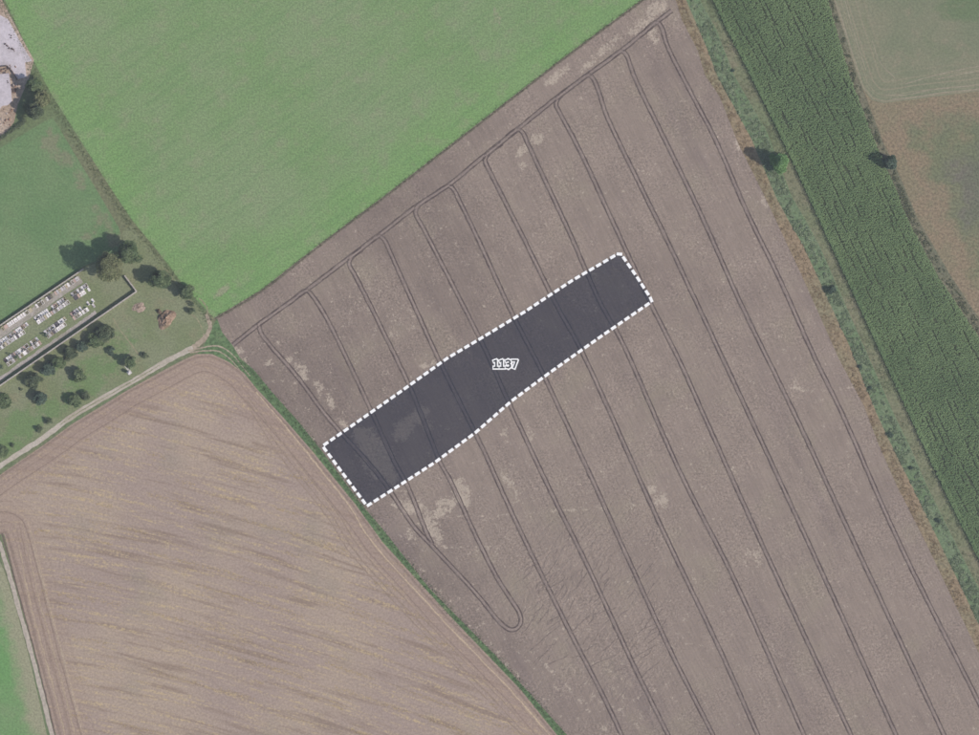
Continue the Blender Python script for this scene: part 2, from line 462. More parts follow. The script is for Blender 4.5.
# green strip between the two fields
M_strip = ground_mat("lush_grass", C(92, 116, 78), C(98, 122, 82), C(126, 130, 100), big=0.06, mid=0.12, fine=0.6, amt=0.32, bump=0.5)
tag(sheet("grass_strip", strip_r + strip_l[::-1] + [(204, 346), (209, 334)], M_strip, 0.05, 2.5), "green grass strip between the two fields", kind="structure")

# dark green field left, above the graveyard
left_pts = [(-60, 185), (0, 148), (45, 121), (53, 118), (70, 146), (98, 192), (119, 228), (124, 250), (112, 254), (84, 266), (0, 322), (-60, 364)]
g = G("left_field_grass")
col = g.mix(g.step(g.noise(0.03, 4, 0.6), 0.38, 0.62), C(104, 134, 90), C(116, 140, 98))
col = g.mix(g.math('MULTIPLY', g.step(g.noise(0.11, 5, 0.65), 0.52, 0.7), 0.4), col, C(116, 134, 96))
pt = g.math('ADD', g.attr("patch"), g.math('MULTIPLY', g.math('SUBTRACT', g.noise(0.12, 6, 0.75), 0.5), 3.2))
col = g.mix(g.step(pt, 0.50, 1.0, 0, 0.6), col, C(136, 130, 108))
fn = g.noise(1.0, 4, 0.7); col = g.bright(col, g.step(fn, 0.35, 0.65, 0.8, 1.2)); g.bump(fn, 0.45, 0.25)
M_left = g.out(col)
tag(sheet("side_field", left_pts, M_left, 0.03, 2.5, patch=blobs([(50, 140, 9, 12, 0, 1), (62, 158, 9, 14, 30, 1), (80, 182, 6, 16, 32, .9), (104, 222, 8, 18, 32, .95), (90, 232, 12, 7, 30, .8), (115, 240, 10, 10, 0, .9), (35, 165, 6, 4, 30, .5), (10, 290, 8, 4, 30, .6)])),
    "dark green field behind the graveyard wall", kind="structure")

# graveyard and orchard lawn
lawn_pts = [(-60, 366), (0, 324), (84, 268), (112, 256), (126, 252), (122, 232), (132, 226), (157, 256), (185, 292), (209, 320), (208, 334), (191, 346), (171, 356), (128, 381), (76, 411), (43, 435), (0, 463), (-60, 503)]
g = G("lawn")
col = g.mix(g.step(g.noise(0.045, 4, 0.6), 0.38, 0.62), C(122, 132, 96), C(132, 138, 108))
col = g.mix(g.math('MULTIPLY', g.step(g.noise(0.10, 5, 0.65), 0.5, 0.7), 0.5), col, C(140, 134, 108))
pt = g.math('ADD', g.attr("patch"), g.math('MULTIPLY', g.math('SUBTRACT', g.noise(0.12, 6, 0.75), 0.5), 3.2))
col = g.mix(g.step(pt, 0.40, 0.85, 0, 0.75), col, C(106, 134, 84))
fn = g.noise(1.1, 4, 0.7); col = g.bright(col, g.step(fn, 0.35, 0.65, 0.8, 1.2)); g.bump(fn, 0.45, 0.25)
M_lawn = g.out(col)
tag(sheet("lawn", lawn_pts, M_lawn, 0.04, 2.0, patch=blobs([(90, 375, 30, 16, 35, .9), (50, 410, 30, 10, 33, .8), (20, 425, 20, 14, 30, .9), (118, 345, 14, 14, 0, .7), (50, 370, 14, 6, 33, .8), (150, 330, 12, 6, 30, .5), (40, 340, 8, 6, 30, .6), (10, 445, 16, 10, 30, .9)])),
    "rough lawn of the graveyard and orchard", kind="structure")

# green field at far lower left, with a bleached margin
M_ll = ground_mat("corner_grass", C(108, 150, 92), C(116, 148, 98), C(134, 146, 112), fine=1.0, amt=0.18, edge_col=C(158, 152, 128), edge_w=9.0)
tag(sheet("corner_field", [(-70, 540), (-8, 547), (4, 570), (15, 605), (31, 665), (47, 735), (60, 790), (-70, 790)], M_ll, 0.03, 2.0,
          edge_lines=[(-8, 547), (4, 570), (15, 605), (31, 665), (47, 735), (60, 790)]), "bright green field corner beyond the farm lane", kind="structure")

# verges on the right
M_straw = ground_mat("dry_verge", C(146, 128, 104), C(138, 130, 104), C(156, 130, 102), big=0.05, mid=0.1, fine=0.8, amt=0.28, bump=0.6)
M_weed = ground_mat("weed_verge", C(106, 126, 92), C(112, 128, 98), C(126, 130, 104), big=0.05, mid=0.12, fine=0.9, amt=0.28, bump=0.6)
M_lane = ground_mat("grass_lane", C(116, 126, 94), C(126, 126, 100), C(142, 130, 108), big=0.03, mid=0.08, fine=0.9, amt=0.22, bump=0.4)
tag(sheet("dry_verge", E_soil + E_straw[::-1], M_straw, 0.05, 2.5), "straw coloured dry verge along the brown field", kind="structure")
tag(sheet("weedy_verge", E_straw + E_weed[::-1], M_weed, 0.03, 2.5), "weedy blue green verge", kind="structure")
tag(sheet("grass_lane", E_weed + E_maize[::-1], M_lane, 0.03, 2.5), "faded grass lane beside the maize", kind="structure")
M_mz = ground_mat("maize_soil", C(84, 94, 68), C(78, 88, 66), fine=0.8, amt=0.3)
tag(sheet("maize_field", E_maize + E_mzr[::-1], M_mz, 0.03, 4.0), "soil under the maize crop", kind="structure")
M_dt = ground_mat("ditch_bank", C(112, 112, 92), C(120, 116, 96), C(96, 104, 84), big=0.05, mid=0.2, fine=0.8, amt=0.28, bump=0.6)
tag(sheet("ditch_bank", E_mzr + E_rf[::-1], M_dt, 0.03, 2.5), "narrow rough bank beside the maize", kind="structure")

# two fields at the far right
split = [(862, 88), (872, 100), (884, 103), (900, 101), (930, 97), (979, 91), (1060, 82)]
g = G("cut_meadow")
col = g.mix(g.step(g.noise(0.03, 4, 0.6), 0.36, 0.64), C(122, 128, 102), C(132, 132, 108))
col = g.mix(g.step(g.math('ADD', g.attr("patch"), g.math('MULTIPLY', g.math('SUBTRACT', g.noise(0.1, 5, 0.65), 0.5), 0.9)), 0.4, 0.9, 0, 0.8), col, C(104, 122, 88))
ed = g.attr("edge"); cv = g.N.new("ShaderNodeCombineXYZ"); g.ln(g.math('ADD', ed, g.math('MULTIPLY', g.noise(0.03, 3), 3)), cv.inputs[0])
es = g.noise(0.7, 3, 0.6, cv.outputs[0])
near = g.step(ed, 4, 22, 1.0, 0.0)
col = g.mix(g.math('MULTIPLY', near, g.step(es, 0.48, 0.62, 0, 0.75)), col, C(154, 144, 122))
col = g.mix(g.math('MULTIPLY', near, g.step(es, 0.46, 0.36, 0, 0.5)), col, C(118, 120, 98))
col = g.mix(g.math('MULTIPLY', g.step(g.noise(0.12, 6, 0.7), 0.54, 0.7), 0.4), col, C(150, 138, 118))
fn = g.noise(0.9, 4, 0.72); col = g.bright(col, g.step(fn, 0.35, 0.65, 0.84, 1.16)); g.bump(fn, 0.4, 0.25)
M_ur = g.out(col)
ur_left = [p for p in E_rf if p[1] < 80]
tag(sheet("cut_meadow", ur_left + split + [(1060, -36)], M_ur, 0.03, 2.0, edge_lines=ur_left + split,
          patch=blobs([(965, 8, 30, 14, 0, 1), (930, 50, 30, 16, 10, .5), (868, 30, 6, 30, 15, .5), (880, 85, 14, 6, 0, .5)])), "grey green cut meadow with pale wheel marks", kind="structure")
g = G("rough_meadow")
ed = g.attr("edge")
e2 = g.math('ADD', ed, g.math('MULTIPLY', g.math('SUBTRACT', g.noise(0.06, 5, 0.65), 0.5), 60))
col = g.mix(g.step(g.noise(0.05, 4, 0.6), 0.38, 0.62), C(108, 112, 92), C(116, 112, 100))
col = g.mix(g.step(e2, 20, 34, 0.7, 0.0), col, C(118, 124, 92))
col = g.mix(g.step(e2, 6, 24, 0.8, 0.0), col, C(146, 127, 106))
col = g.mix(g.step(e2, 0, 6, 0.5, 0.0), col, C(130, 126, 100))
fn = g.noise(0.8, 5, 0.82); col = g.bright(col, g.step(fn, 0.35, 0.65, 0.66, 1.34)); g.bump(fn, 0.6, 0.3)
M_lr = g.out(col)
lr_left = [p for p in E_rf if p[1] > 80]
tag(sheet("rough_meadow", [(862, 88)] + lr_left + [(1210, 82), (1060, 82)] + split[-2:0:-1], M_lr, 0.03, 2.0, edge_lines=[(1060, 82)] + split[-2::-1] + lr_left), "dull green fallow with russet margin", kind="structure")

# pale wheel lines in the cut meadow
M_wheelpale = plain("pale_wheel_mark", C(152, 144, 124), 0.2, 0.6)
for a in ([(888, 95), (905, 95), (930, 90), (979, 85), (1040, 78)], [(905, 84), (940, 74), (979, 66), (1040, 55)], [(938, 79), (960, 74), (979, 71), (1040, 60)], [(892, 99), (915, 97), (945, 92), (979, 89), (1040, 81)]):
    ribbon("wheel_mark", a, 0.9, M_wheelpale, 0.045, bpy.data.objects["cut_meadow"], n=10, jitter=0.12)
for a in ([(838, 5), (850, 45), (861, 78)], [(845, 0), (853, 30), (866, 70)], [(872, 40), (880, 62), (895, 78)]):
    ribbon("wheel_mark", a, 0.7, M_wheelpale, 0.045, bpy.data.objects["cut_meadow"], n=10, jitter=0.12)

# ------------------------------------------------------------------ tracks
g = G("gravel")
fn = g.noise(1.2, 4, 0.7)
col = g.mix(g.step(g.noise(0.15, 4), 0.4, 0.65), C(192, 182, 170), C(176, 166, 150))
col = g.bright(col, g.step(fn, 0.35, 0.65, 0.86, 1.12)); g.bump(fn, 0.3, 0.1)
M_gravel = g.out(col)
M_foot = plain("trodden_grass", C(148, 144, 116), 0.2, 0.6)
M_dirt = plain("worn_dirt", C(166, 152, 134), 0.2, 0.6)
trk = ribbon("gravel_track", track_c, 5.2, M_gravel, 0.07, None, n=10, jitter=0.22)
tag(trk, "pale gravel track past the graveyard", kind="structure")
M_mid = plain("track_grass", C(146, 144, 118), 0.25, 1.2)
ribbon("grass_crown", [(60, 425), (76, 414), (128, 384), (160, 365)], 0.9, M_mid, 0.085, trk, n=14, jitter=0.18)
o = ribbon("track_bend", [(191, 349), (202, 341), (209, 331), (210, 324), (206, 314)], 5.0, M_dirt, 0.062, None, n=8, jitter=0.3, wfun=lambda t: 5.6 - 2.6 * t)
tag(o, "worn dirt end of the gravel track", kind="structure")
for k, a in enumerate(([(188, 351), (197, 349), (211, 346), (221, 347), (232, 354), (242, 366), (250, 376)], [(190, 352.5), (198, 351.5), (211, 350.5), (220, 352), (229, 358), (239, 369), (246, 379)])):
    o = ribbon("wheel_track", a, 1.3, M_dirt, 0.075, None, n=8, jitter=0.15, wfun=lambda t: 1.6 - 0.9 * t)
    tag(o, "worn wheel track curving off the gravel onto grass", kind="structure")
for a in ([(204, 336), (201, 326), (196, 318), (190, 314)], [(208, 316), (206, 306), (199, 298)], [(113, 318), (120, 330), (131, 344), (139, 355)]):
    o = ribbon("footpath", a, 1.2, M_foot, 0.055, None, n=8, jitter=0.25); tag(o, "faint trodden path across the lawn", kind="structure")
M_lane2 = plain("lane_gravel", C(182, 171, 158), 0.16, 0.7)
o = ribbon("farm_lane", [(-45, 470), (-14, 520), (1, 548), (17, 602), (35, 667), (52, 735), (64, 790)], 4.4, M_lane2, 0.07, None, n=10, jitter=0.2)
tag(o, "pale farm lane along the stubble field", kind="structure")
M_fur = plain("dark_furrow_soil", C(112, 98, 88), 0.25, 1.0)
ribbon("furrow", [(2, 533), (20, 598), (38, 664), (55, 735), (67, 790)], 1.3, M_fur, 0.075, stub, n=12, jitter=0.2)
for off, c in ((9, C(176, 157, 134)), (15, C(150, 130, 116)), (19, C(172, 153, 132)), (27, C(176, 158, 138))):
    ribbon("straw_line", [(8 + off * .7, 520), (20 + off, 598), (38 + off, 664), (56 + off, 735), (67 + off, 790)], 1.6, plain("straw_line_%d" % off, c, 0.2, 1.0), 0.05, stub, n=20, jitter=0.35, wfun=lambda t: 1.5 * min(1, 5 * t + .05))
ribbon("straw_line", [(256, 392), (281, 421), (313, 460), (350, 507), (374, 544), (440, 617), (512, 692), (560, 748)], 1.2, plain("straw_pale", C(190, 170, 144), 0.2, 1.0), 0.05, stub, n=14, jitter=0.25)
for off in (7, 12, 16):
    ribbon("wheel_rut", [(250 - off * .3, 395 + off * .3), (275 - off * .8, 421 + off * .55), (306 - off, 460 + off * .6), (345 - off, 510 + off * .6), (370 - off, 548 + off * .6), (436 - off, 620 + off * .6), (508 - off, 695 + off * .6), (550 - off, 748)], 1.0, plain("stub_rut", C(150, 132, 117), 0.2, 1.0), 0.05, stub, n=14, jitter=0.25)

# ------------------------------------------------------------------ wheel ruts of the brown field
tram = {
 'head': [(233, 345), (258, 325), (304, 292), (346, 260), (378, 236), (414, 208), (450, 184), (484, 156), (519, 128), (555, 99), (589, 74), (622, 50), (658, 21), (674, 9)],
 0: [(259, 324), (261, 333), (270, 345), (282, 359), (300, 380), (322, 410), (344, 436), (366, 460), (388, 488), (412, 524), (432, 546), (474, 591), (496, 618), (508, 629), (516, 629), (521, 622), (519, 612), (508, 595), (495, 574), (474, 532), (452, 484), (440, 462), (428, 432), (409, 385), (378, 321), (357, 279), (349, 264), (353, 256), (364, 248)],
 1: [(294, 299), (304, 291), (311, 294), (326, 317), (346, 357), (370, 408), (393, 459), (409, 489), (425, 529), (433, 546)],
 3: [(367, 244), (378, 236), (385, 241), (391, 254), (413, 303), (440, 362), (482, 447), (505, 498), (529, 549), (567, 626), (606, 702), (640, 775)],
 4: [(432, 196), (420, 204), (415.5, 211), (418, 219), (429, 239), (482, 343), (510, 405), (550, 490), (588, 567), (633, 664), (668, 735), (690, 780)],
 5: [(438, 192), (448, 186), (454, 190), (461, 204), (477, 237), (513, 315), (545, 378), (598, 492), (630, 563), (672, 654), (713, 735), (735, 780)],
 6: [(502, 143), (490, 152), (485, 159), (488, 168), (522, 235), (556, 304), (587, 362), (648, 498), (675, 556), (720, 650), (757, 733), (780, 780)],
 7: [(507, 137), (517, 129.5), (523, 133), (529, 146), (543, 176), (571, 236), (599, 300), (626, 350), (680, 472), (736, 583), (804, 735), (824, 780)],
 8: [(573, 86), (561, 95), (556, 103), (560, 113), (583, 157), (619, 235), (653, 308), (680, 362), (706, 420), (766, 553), (851, 735), (872, 780)],
 9: [(578, 82), (588, 75), (594, 80), (600, 95), (609, 121), (640, 185), (667, 240), (708, 327), (752, 421), (809, 544), (896, 735), (917, 780)],
 10: [(611, 58), (621, 51), (627, 56), (632, 70), (641, 91), (698, 208), (741, 304), (798, 421), (851, 536), (944, 735), (965, 780)],
 11: [(646, 30), (656, 22), (662, 28), (666, 42), (674, 60), (700, 110), (717, 143), (748, 214), (781, 282), (814, 356), (846, 422), (903, 551), (979, 703), (1020, 790)],
}
g = G("rut_soil")
fn = g.noise(0.9, 4, 0.7)
col = g.bright(g.mix(g.step(g.noise(0.16, 4, 0.7), 0.42, 0.62), C(92, 80, 76), C(116, 104, 97)), g.step(fn, 0.35, 0.65, 0.85, 1.15))
M_rut = g.out(col)
g = G("rut_ridge_soil")
fn = g.noise(0.9, 4, 0.7)
col = g.bright(g.mix(g.step(g.noise(0.06, 3), 0.4, 0.65), C(138, 124, 117), C(150, 135, 127)), g.step(fn, 0.35, 0.65, 0.85, 1.15))
M_ridge = g.out(col)
def rut(line_px, off, mat, prof, name="wheel_rut"):
    L = smooth_line([P(*p)[:2] for p in line_px], 8)
    # resample every 2 m
    s = np.concatenate([[0], np.cumsum(np.hypot(*np.diff(L, axis=0).T))]); t = np.arange(0, s[-1], 2.0)
    L = np.stack([np.interp(t, s, L[:, 0]), np.interp(t, s, L[:, 1])], 1)
    d = np.gradient(L, axis=0); d /= np.maximum(np.hypot(*d.T), 1e-6)[:, None]
    nr = np.stack([-d[:, 1], d[:, 0]], 1)
    k = len(prof); V = []; F = []
    for i in range(len(L)):
        jit = random.uniform(-0.10, 0.10); wj = random.uniform(0.75, 1.25)
        for q, (a, z) in enumerate(prof):
            p = L[i] + nr[i] * (off + a * wj + jit); V.append((p[0], p[1], z + (random.uniform(0, .02) if 0 < q < k - 1 else 0)))
        if i:
            for q in range(k - 1):
                b = i * k + q; F.append((b, b - k, b - k + 1, b + 1))
    return link(name, mesh_py(name, V, F), mat, field)
for key, line in tram.items():
    for sd in (-1, 1):
        rut(line, sd * 0.93, M_rut, [(-.34, .034), (-.22, .11), (-.10, .04), (.10, .04), (.22, .11), (.34, .034)])
    rut(line, 0.0, M_ridge, [(-.46, .034), (-.15, .075), (.15, .075), (.46, .034)], "soil_ridge")
# fine rills washed into the soil
M_rill = plain("rill_soil", C(134, 120, 111), .22, .7)
rr_ = random.Random(9)
for k in range(70):
    cx = rr_.uniform(528, 665); cy = 545 + (cx - 505) * .15 + rr_.uniform(0, 110); a_ = math.radians(rr_.gauss(62 - (cy - 560) * .28, 9)); L_ = rr_.uniform(5, 15); b_ = rr_.uniform(-3, 3)
    ln_ = [(cx - math.cos(a_) * L_, cy + math.sin(a_) * L_), (cx - math.cos(a_) * L_ * .3 + b_, cy + math.sin(a_) * L_ * .3), (cx + math.cos(a_) * L_ * .4 - b_ * .5, cy - math.sin(a_) * L_ * .4 + rr_.uniform(-2, 2)), (cx + math.cos(a_) * L_, cy - math.sin(a_) * L_)]
    rut(ln_, 0.0, M_rill, [(-.30, .034), (-.08, .12), (.08, .06), (.30, .034)], "rill")
# dark edge furrow along the meadow
rut([(x + 1.0, y + 1.0) for x, y in meadow_bottom], 0.0, plain("edge_furrow_soil", C(114, 106, 92), .3, .8), [(-.5, .034), (-.25, .09), (0, .05), (.25, .09), (.5, .034)], "edge_furrow")

# ------------------------------------------------------------------ scattered cover (uncountable)
def cards(p, size, rs, flat=0.5, aspect=1.0):
    """one randomly turned quad for each point; flat pulls normals upward"""
    n = len(p)
    nv = rs.normal(size=(n, 3)); nv[:, 2] = np.abs(nv[:, 2]) + flat; nv /= np.linalg.norm(nv, axis=1)[:, None]
    a = rs.normal(size=(n, 3)); u = np.cross(nv, a); u /= np.linalg.norm(u, axis=1)[:, None]; q = np.cross(nv, u)
    s = (size * rs.uniform(0.6, 1.3, n))[:, None] if np.isscalar(size) else size[:, None]
    V = np.stack([p - u * s, p - q * s * aspect * 0.8, p + u * s, p + q * s * aspect * 0.8], 1).reshape(-1, 3)
    F = np.arange(4 * n).reshape(n, 4)
    return V, F

def blades(p, h, rs, width=0.08, lean=0.5, per=1):
    """upright tapering blades"""
    p = np.repeat(p, per, axis=0); n = len(p); h = np.repeat(h, per)
    p = p + np.column_stack([rs.normal(0, 0.12, (n, 2)), np.zeros(n)])
    a = rs.uniform(0, 2 * math.pi, n); d = np.stack([np.cos(a), np.sin(a), np.zeros(n)], 1); sd = np.stack([-np.sin(a), np.cos(a), np.zeros(n)], 1)
    w_ = width * rs.uniform(.7, 1.3, n)[:, None]
    top = p + d * (h * lean * rs.uniform(.3, 1.4, n))[:, None] + np.array([0, 0, 1]) * h[:, None]
    V = np.stack([p - sd * w_, p + sd * w_, top + sd * w_ * .5, top - sd * w_ * .5], 1).reshape(-1, 3)
    return V, np.arange(4 * n).reshape(n, 4)

def strip_pts(la, lb, y0, y1, n, rs, s0=0.0, s1=1.0):
    y = rs.uniform(y0, y1, n); t = rs.uniform(s0, s1, n)
    x = xat(la, y) * (1 - t) + xat(lb, y) * t
    return np.stack([(x - 489.5) * MPP, (367.5 - y) * MPP, np.full(n, 0.04)], 1), t, y

# maize
rs = np.random.default_rng(3)
rows = []
for k in range(0, 130):
    y = np.arange(-34, 780, 1.55); y = y + rs.uniform(-.5, .5, len(y))
    x = xat(E_maize, y) + 1.5 + k * 1.62 + rs.normal(0, .15, len(y))
    keep = x < xat(E_mzr, y) - 0.5
    keep &= x < 1030
    for tr in (11, 20, 27, 41, 47, 60, 68, 75, 90):
        keep &= ~((np.abs(k * 1.62 - tr - 4 * vnoise(y / 60 + tr, y * 0, 6)) < 0.85) & (rs.random(len(y)) < 0.85 * (vnoise(y / 14 + 7 * tr, y * 0, 5) > 0.42)))
    keep &= rs.random(len(y)) > 0.03
    rows.append(np.stack([x[keep], y[keep]], 1))
    if k < 3: rows.append(np.stack([x[keep] + rs.normal(0, .3, keep.sum()), y[keep] + .75], 1))
pp = np.concatenate(rows); n = len(pp)
base = np.stack([(pp[:, 0] - 489.5) * MPP, (367.5 - pp[:, 1]) * MPP, np.full(n, .03)], 1)
LV = []; LF = []; LT = []; cnt = 0
ptint = np.clip(0.5 * vnoise(pp[:, 0] / 22, pp[:, 1] / 30, 8) + 0.35 * vnoise(pp[:, 0] / 5, pp[:, 1] / 5, 9) + rs.normal(0, .14, n) + 0.10 + 0.3 * np.clip(1 - (xat(E_mzr, pp[:, 1]) - pp[:, 0]) / 14, 0, 1), 0, 1)
hgt = 1.5 + 0.6 * vnoise(pp[:, 0] / 9, pp[:, 1] / 9, 4) + rs.normal(0, .2, n) + 0.5 * (pp[:, 0] - xat(E_maize, pp[:, 1]) < 5)
for l in range(5):
    a = rs.uniform(0, 6.283, n) if l == 0 else a + 2.3 + rs.normal(0, .4, n)
    d = np.stack([np.cos(a), np.sin(a), 0 * a], 1); sd = np.stack([-np.sin(a), np.cos(a), 0 * a], 1)
    z0 = hgt * (0.22 + 0.18 * l); ln_ = rs.uniform(.38, .62, n)
    r0 = base + np.array([0, 0, 1]) * z0[:, None]
    r1 = r0 + d * (ln_ * .55)[:, None] + np.array([0, 0, 1]) * (0.28 * ln_)[:, None]
    r2 = r0 + d * ln_[:, None] - np.array([0, 0, 1]) * (0.10 * ln_)[:, None]
    wd = 0.15
    V = np.stack([r0 - sd * .04, r0 + sd * .04, r1 + sd * wd, r1 - sd * wd, r2 + sd * .03, r2 - sd * .03], 1).reshape(-1, 3)
    b = cnt + 6 * np.arange(n)
    LF.append(np.concatenate([np.stack([b, b + 1, b + 2, b + 3], 1), np.stack([b + 3, b + 2, b + 4, b + 5], 1)]))
    LV.append(V); LT.append(np.repeat(np.clip(ptint + rs.normal(0, .1, n), 0, 1), 6)); cnt += 6 * n
me = mesh_np("maize_plants", np.concatenate(LV), np.concatenate(LF), {"tint": np.concatenate(LT)})
M_maize = leaf_mat("maize_leaf", C(92, 116, 80, 1.28), C(128, 150, 106, 1.28))
tag(link("maize_crop", me, M_maize), "tall green maize crop in long rows", "maize", kind="stuff")

# weeds beside the lane
def clumps(name, la, lb, y0, y1, n, seed, hmin, hmax, a, b, label, cat, s0=0, s1=1, thin=0.45, size=.28, per=7):
    rs = np.random.default_rng(seed)
    p, t, y = strip_pts(la, lb, y0, y1, n, rs, s0, s1)
    dens = vnoise(p[:, 0] / 1.3, p[:, 1] / 1.3, seed) * .65 + vnoise(p[:, 0] / 7, p[:, 1] / 7, seed + 1) * .35
    keep = dens > thin; p = p[keep]; dens = dens[keep]; m_ = len(p)
    h = hmin + (hmax - hmin) * np.clip((dens - thin) / (0.85 - thin), 0, 1) * rs.uniform(.6, 1.1, m_)
    q = np.repeat(p, per, axis=0); hh = np.repeat(h, per)
    q = q + np.column_stack([rs.normal(0, .22, (len(q), 2)), hh * rs.uniform(.1, .8, len(q))])
    V, F = cards(q, size, rs, 0.6)
    ti = np.repeat(np.clip(np.repeat(rs.uniform(0, 1, m_), per) + rs.normal(0, .15, m_ * per), 0, 1), 4)
    me = mesh_np(name, V, F, {"tint": ti})
    return tag(link(name, me, leaf_mat(name + "_leaf", a, b)), label, cat, kind="stuff")
clumps("tall_weeds", E_straw, E_weed, -34, 760, 26000, 21, .1, .8, C(112, 132, 96), C(168, 180, 150), "blue green tall weeds along the verge", "weeds", .03, .9, .52)
clumps("dry_grass", E_soil, E_straw, -34, 760, 6000, 22, .1, .45, C(134, 116, 92), C(170, 150, 120), "dry russet grass tufts along the brown field", "dry grass", .02, .75, .46, .16, 5)
clumps("ditch_weeds", E_mzr, E_rf, -34, 460, 3500, 23, .2, .9, C(88, 100, 76), C(140, 142, 114), "dark weeds along the bank beside the maize", "weeds", .1, .8, .50, .22, 5)
clumps("lane_grass", E_weed, E_maize, -34, 760, 9000, 24, .05, .3, C(100, 116, 82), C(144, 148, 116), "short grass tufts on the lane beside the maize", "grass", .05, .95, .5, .14, 4)

def line_tufts(name, line, half, n, seed, hmin, hmax, a, b, label, cat="grass", size=.14):
    rs = np.random.default_rng(seed)
    L = smooth_line([P(*p)[:2] for p in line], 6)
    s = np.concatenate([[0], np.cumsum(np.hypot(*np.diff(L, axis=0).T))]); t = rs.uniform(0, s[-1], n)
    p = np.stack([np.interp(t, s, L[:, 0]), np.interp(t, s, L[:, 1])], 1) + rs.normal(0, half, (n, 2))
    p = np.column_stack([p, np.full(n, .04)])
    V, F = blades(p, rs.uniform(hmin, hmax, n), rs, size, .5, 3)
    me = mesh_np(name, V, F, {"tint": np.repeat(rs.uniform(0, 1, len(F)), 4)})
    return tag(link(name, me, leaf_mat(name + "_leaf", a, b)), label, cat, kind="stuff")
line_tufts("long_grass", [(x - 3, y + 2) for x, y in meadow_left], 1.2, 1700, 31, .12, .4, C(104, 120, 86), C(136, 146, 108), "uncut long grass along the meadow border")
line_tufts("border_grass", [(x + .5, y + .5) for x, y in meadow_bottom], 0.6, 2600, 32, .08, .28, C(92, 108, 74), C(130, 136, 102), "thin grass edge between meadow and brown soil")
line_tufts("strip_grass", [((a[0] + b[0]) / 2 + 2, (a[1] + b[1]) / 2) for a, b in zip(strip_r[-11:], strip_l[-11:])], 1.2, 3000, 33, .1, .3, C(92, 116, 78), C(128, 142, 104), "lush grass of the strip between the fields")

# soil clods of the brown field
rs = np.random.default_rng(41)
fp = poly_m(field_pts)
c = np.column_stack([rs.uniform(-140, 262, 60000), rs.uniform(-200, 200, 60000)])
c = c[inside(c, fp)]
e_r = seg_dist(c, poly_m(E_soil)); e_l = seg_dist(c, poly_m(strip_r))
pd = 0.10 + 0.5 * np.clip(1 - e_r / 14, 0, 1) + 0.35 * np.clip(1 - e_l / 16, 0, 1) + 0.35 * np.clip(ripple(c), 0, 1) + 0.5 * (pale_f(c) > .3)
pd *= 0.4 + 1.2 * vnoise(c[:, 0] / 14, c[:, 1] / 14, 44)
c = c[rs.random(len(c)) < pd]; n = len(c)
r = rs.uniform(.10, .27, n); an = rs.uniform(0, 6.28, n)
V = []; b = np.column_stack([c, np.full(n, .02)])
for k in range(4):
    V.append(b + np.column_stack([np.cos(an + k * 1.571) * r, np.sin(an + k * 1.571) * r * rs.uniform(.6, 1, n), 0 * r]))
V.append(b + np.column_stack([0 * r, 0 * r, r * rs.uniform(.8, 1.3, n)]))
V = np.stack(V, 1).reshape(-1, 3); i = 5 * np.arange(n)
F = np.concatenate([np.stack([i + k, i + (k + 1) % 4, i + 4], 1) for k in range(4)])
me = mesh_np("clods", V, F, {"tint": np.repeat(rs.uniform(0, 1, n), 5)})
tag(link("soil_clods", me, leaf_mat("clod_soil", C(116, 102, 98), C(166, 150, 138), 0.0)), "scattered clods on the brown soil", "clods", kind="stuff")

# straw left in rows on the stubble
rs = np.random.default_rng(51)
sp = poly_m(stub_pts); pts = []
for k in range(26):
    y0 = 470 + k * 20 + rs.uniform(-3, 3); dens = rs.uniform(.25, 1.0)
    x = np.arange(20, 560, .55); t = (x - 20) / 540
    y = y0 + 40 * t + 120 * t ** 1.5 - 60 + rs.normal(0, 1.1, len(x))
    q = np.stack([x, y], 1); on = vnoise(x / 26 + k * 5, x * 0 + k, 52) > (1.02 - dens * .62)
    pts.append(q[on & (rs.random(len(x)) < .62)])
q = np.concatenate(pts); q = np.array([P(*a)[:2] for a in q])
q = q[inside(q, sp)]; q = q[seg_dist(q, np.vstack([sp, sp[:1]])) > 10]
p3 = np.column_stack([q, np.full(len(q), .05)])
p3 = np.repeat(p3, 4, axis=0) + np.column_stack([rs.normal(0, .3, (4 * len(p3), 2)), rs.uniform(0, .14, 4 * len(p3))])
V, F = cards(p3, .24, rs, 1.2, .5)
me = mesh_np("straw", V, F, {"tint": np.repeat(rs.uniform(0, 1, len(F)), 4)})
tag(link("straw_rows", me, leaf_mat("straw_stalks", C(180, 156, 110), C(214, 192, 148), .1)), "yellowish straw tufts left in rows on the stubble", "straw", kind="stuff")

# ------------------------------------------------------------------ trees and shrubs
M_bark = plain("bark", (0.085, 0.065, 0.05, 1), .3, 3.0)
leafs = {
 'mid': leaf_mat("leaf_mid", C(86, 108, 76, 1.08), C(142, 156, 118, 1.08)),
 'bright': leaf_mat("leaf_bright", C(98, 134, 84, 1.1), C(150, 186, 128, 1.1)),
 'dull': leaf_mat("leaf_dull", C(82, 98, 76, 1.08), C(128, 138, 110, 1.08)),
 'olive': leaf_mat("leaf_olive", C(108, 118, 84, 1.08), C(158, 160, 124, 1.08)),
 'teal': leaf_mat("leaf_teal", C(72, 92, 80, 1.08), C(116, 134, 116, 1.08)),
}
def tube(path, rad, k=7):
    V = []; F = []
    for i, (p, r_) in enumerate(zip(path, rad)):
        for j in range(k):
            a = 6.283 * j / k; V.append((p[0] + r_ * math.cos(a), p[1] + r_ * math.sin(a), p[2]))
        if i:
            for j in range(k):
                a = (i - 1) * k + j; b = (i - 1) * k + (j + 1) % k; F.append((a, b, b + k, a + k))
    return V, F
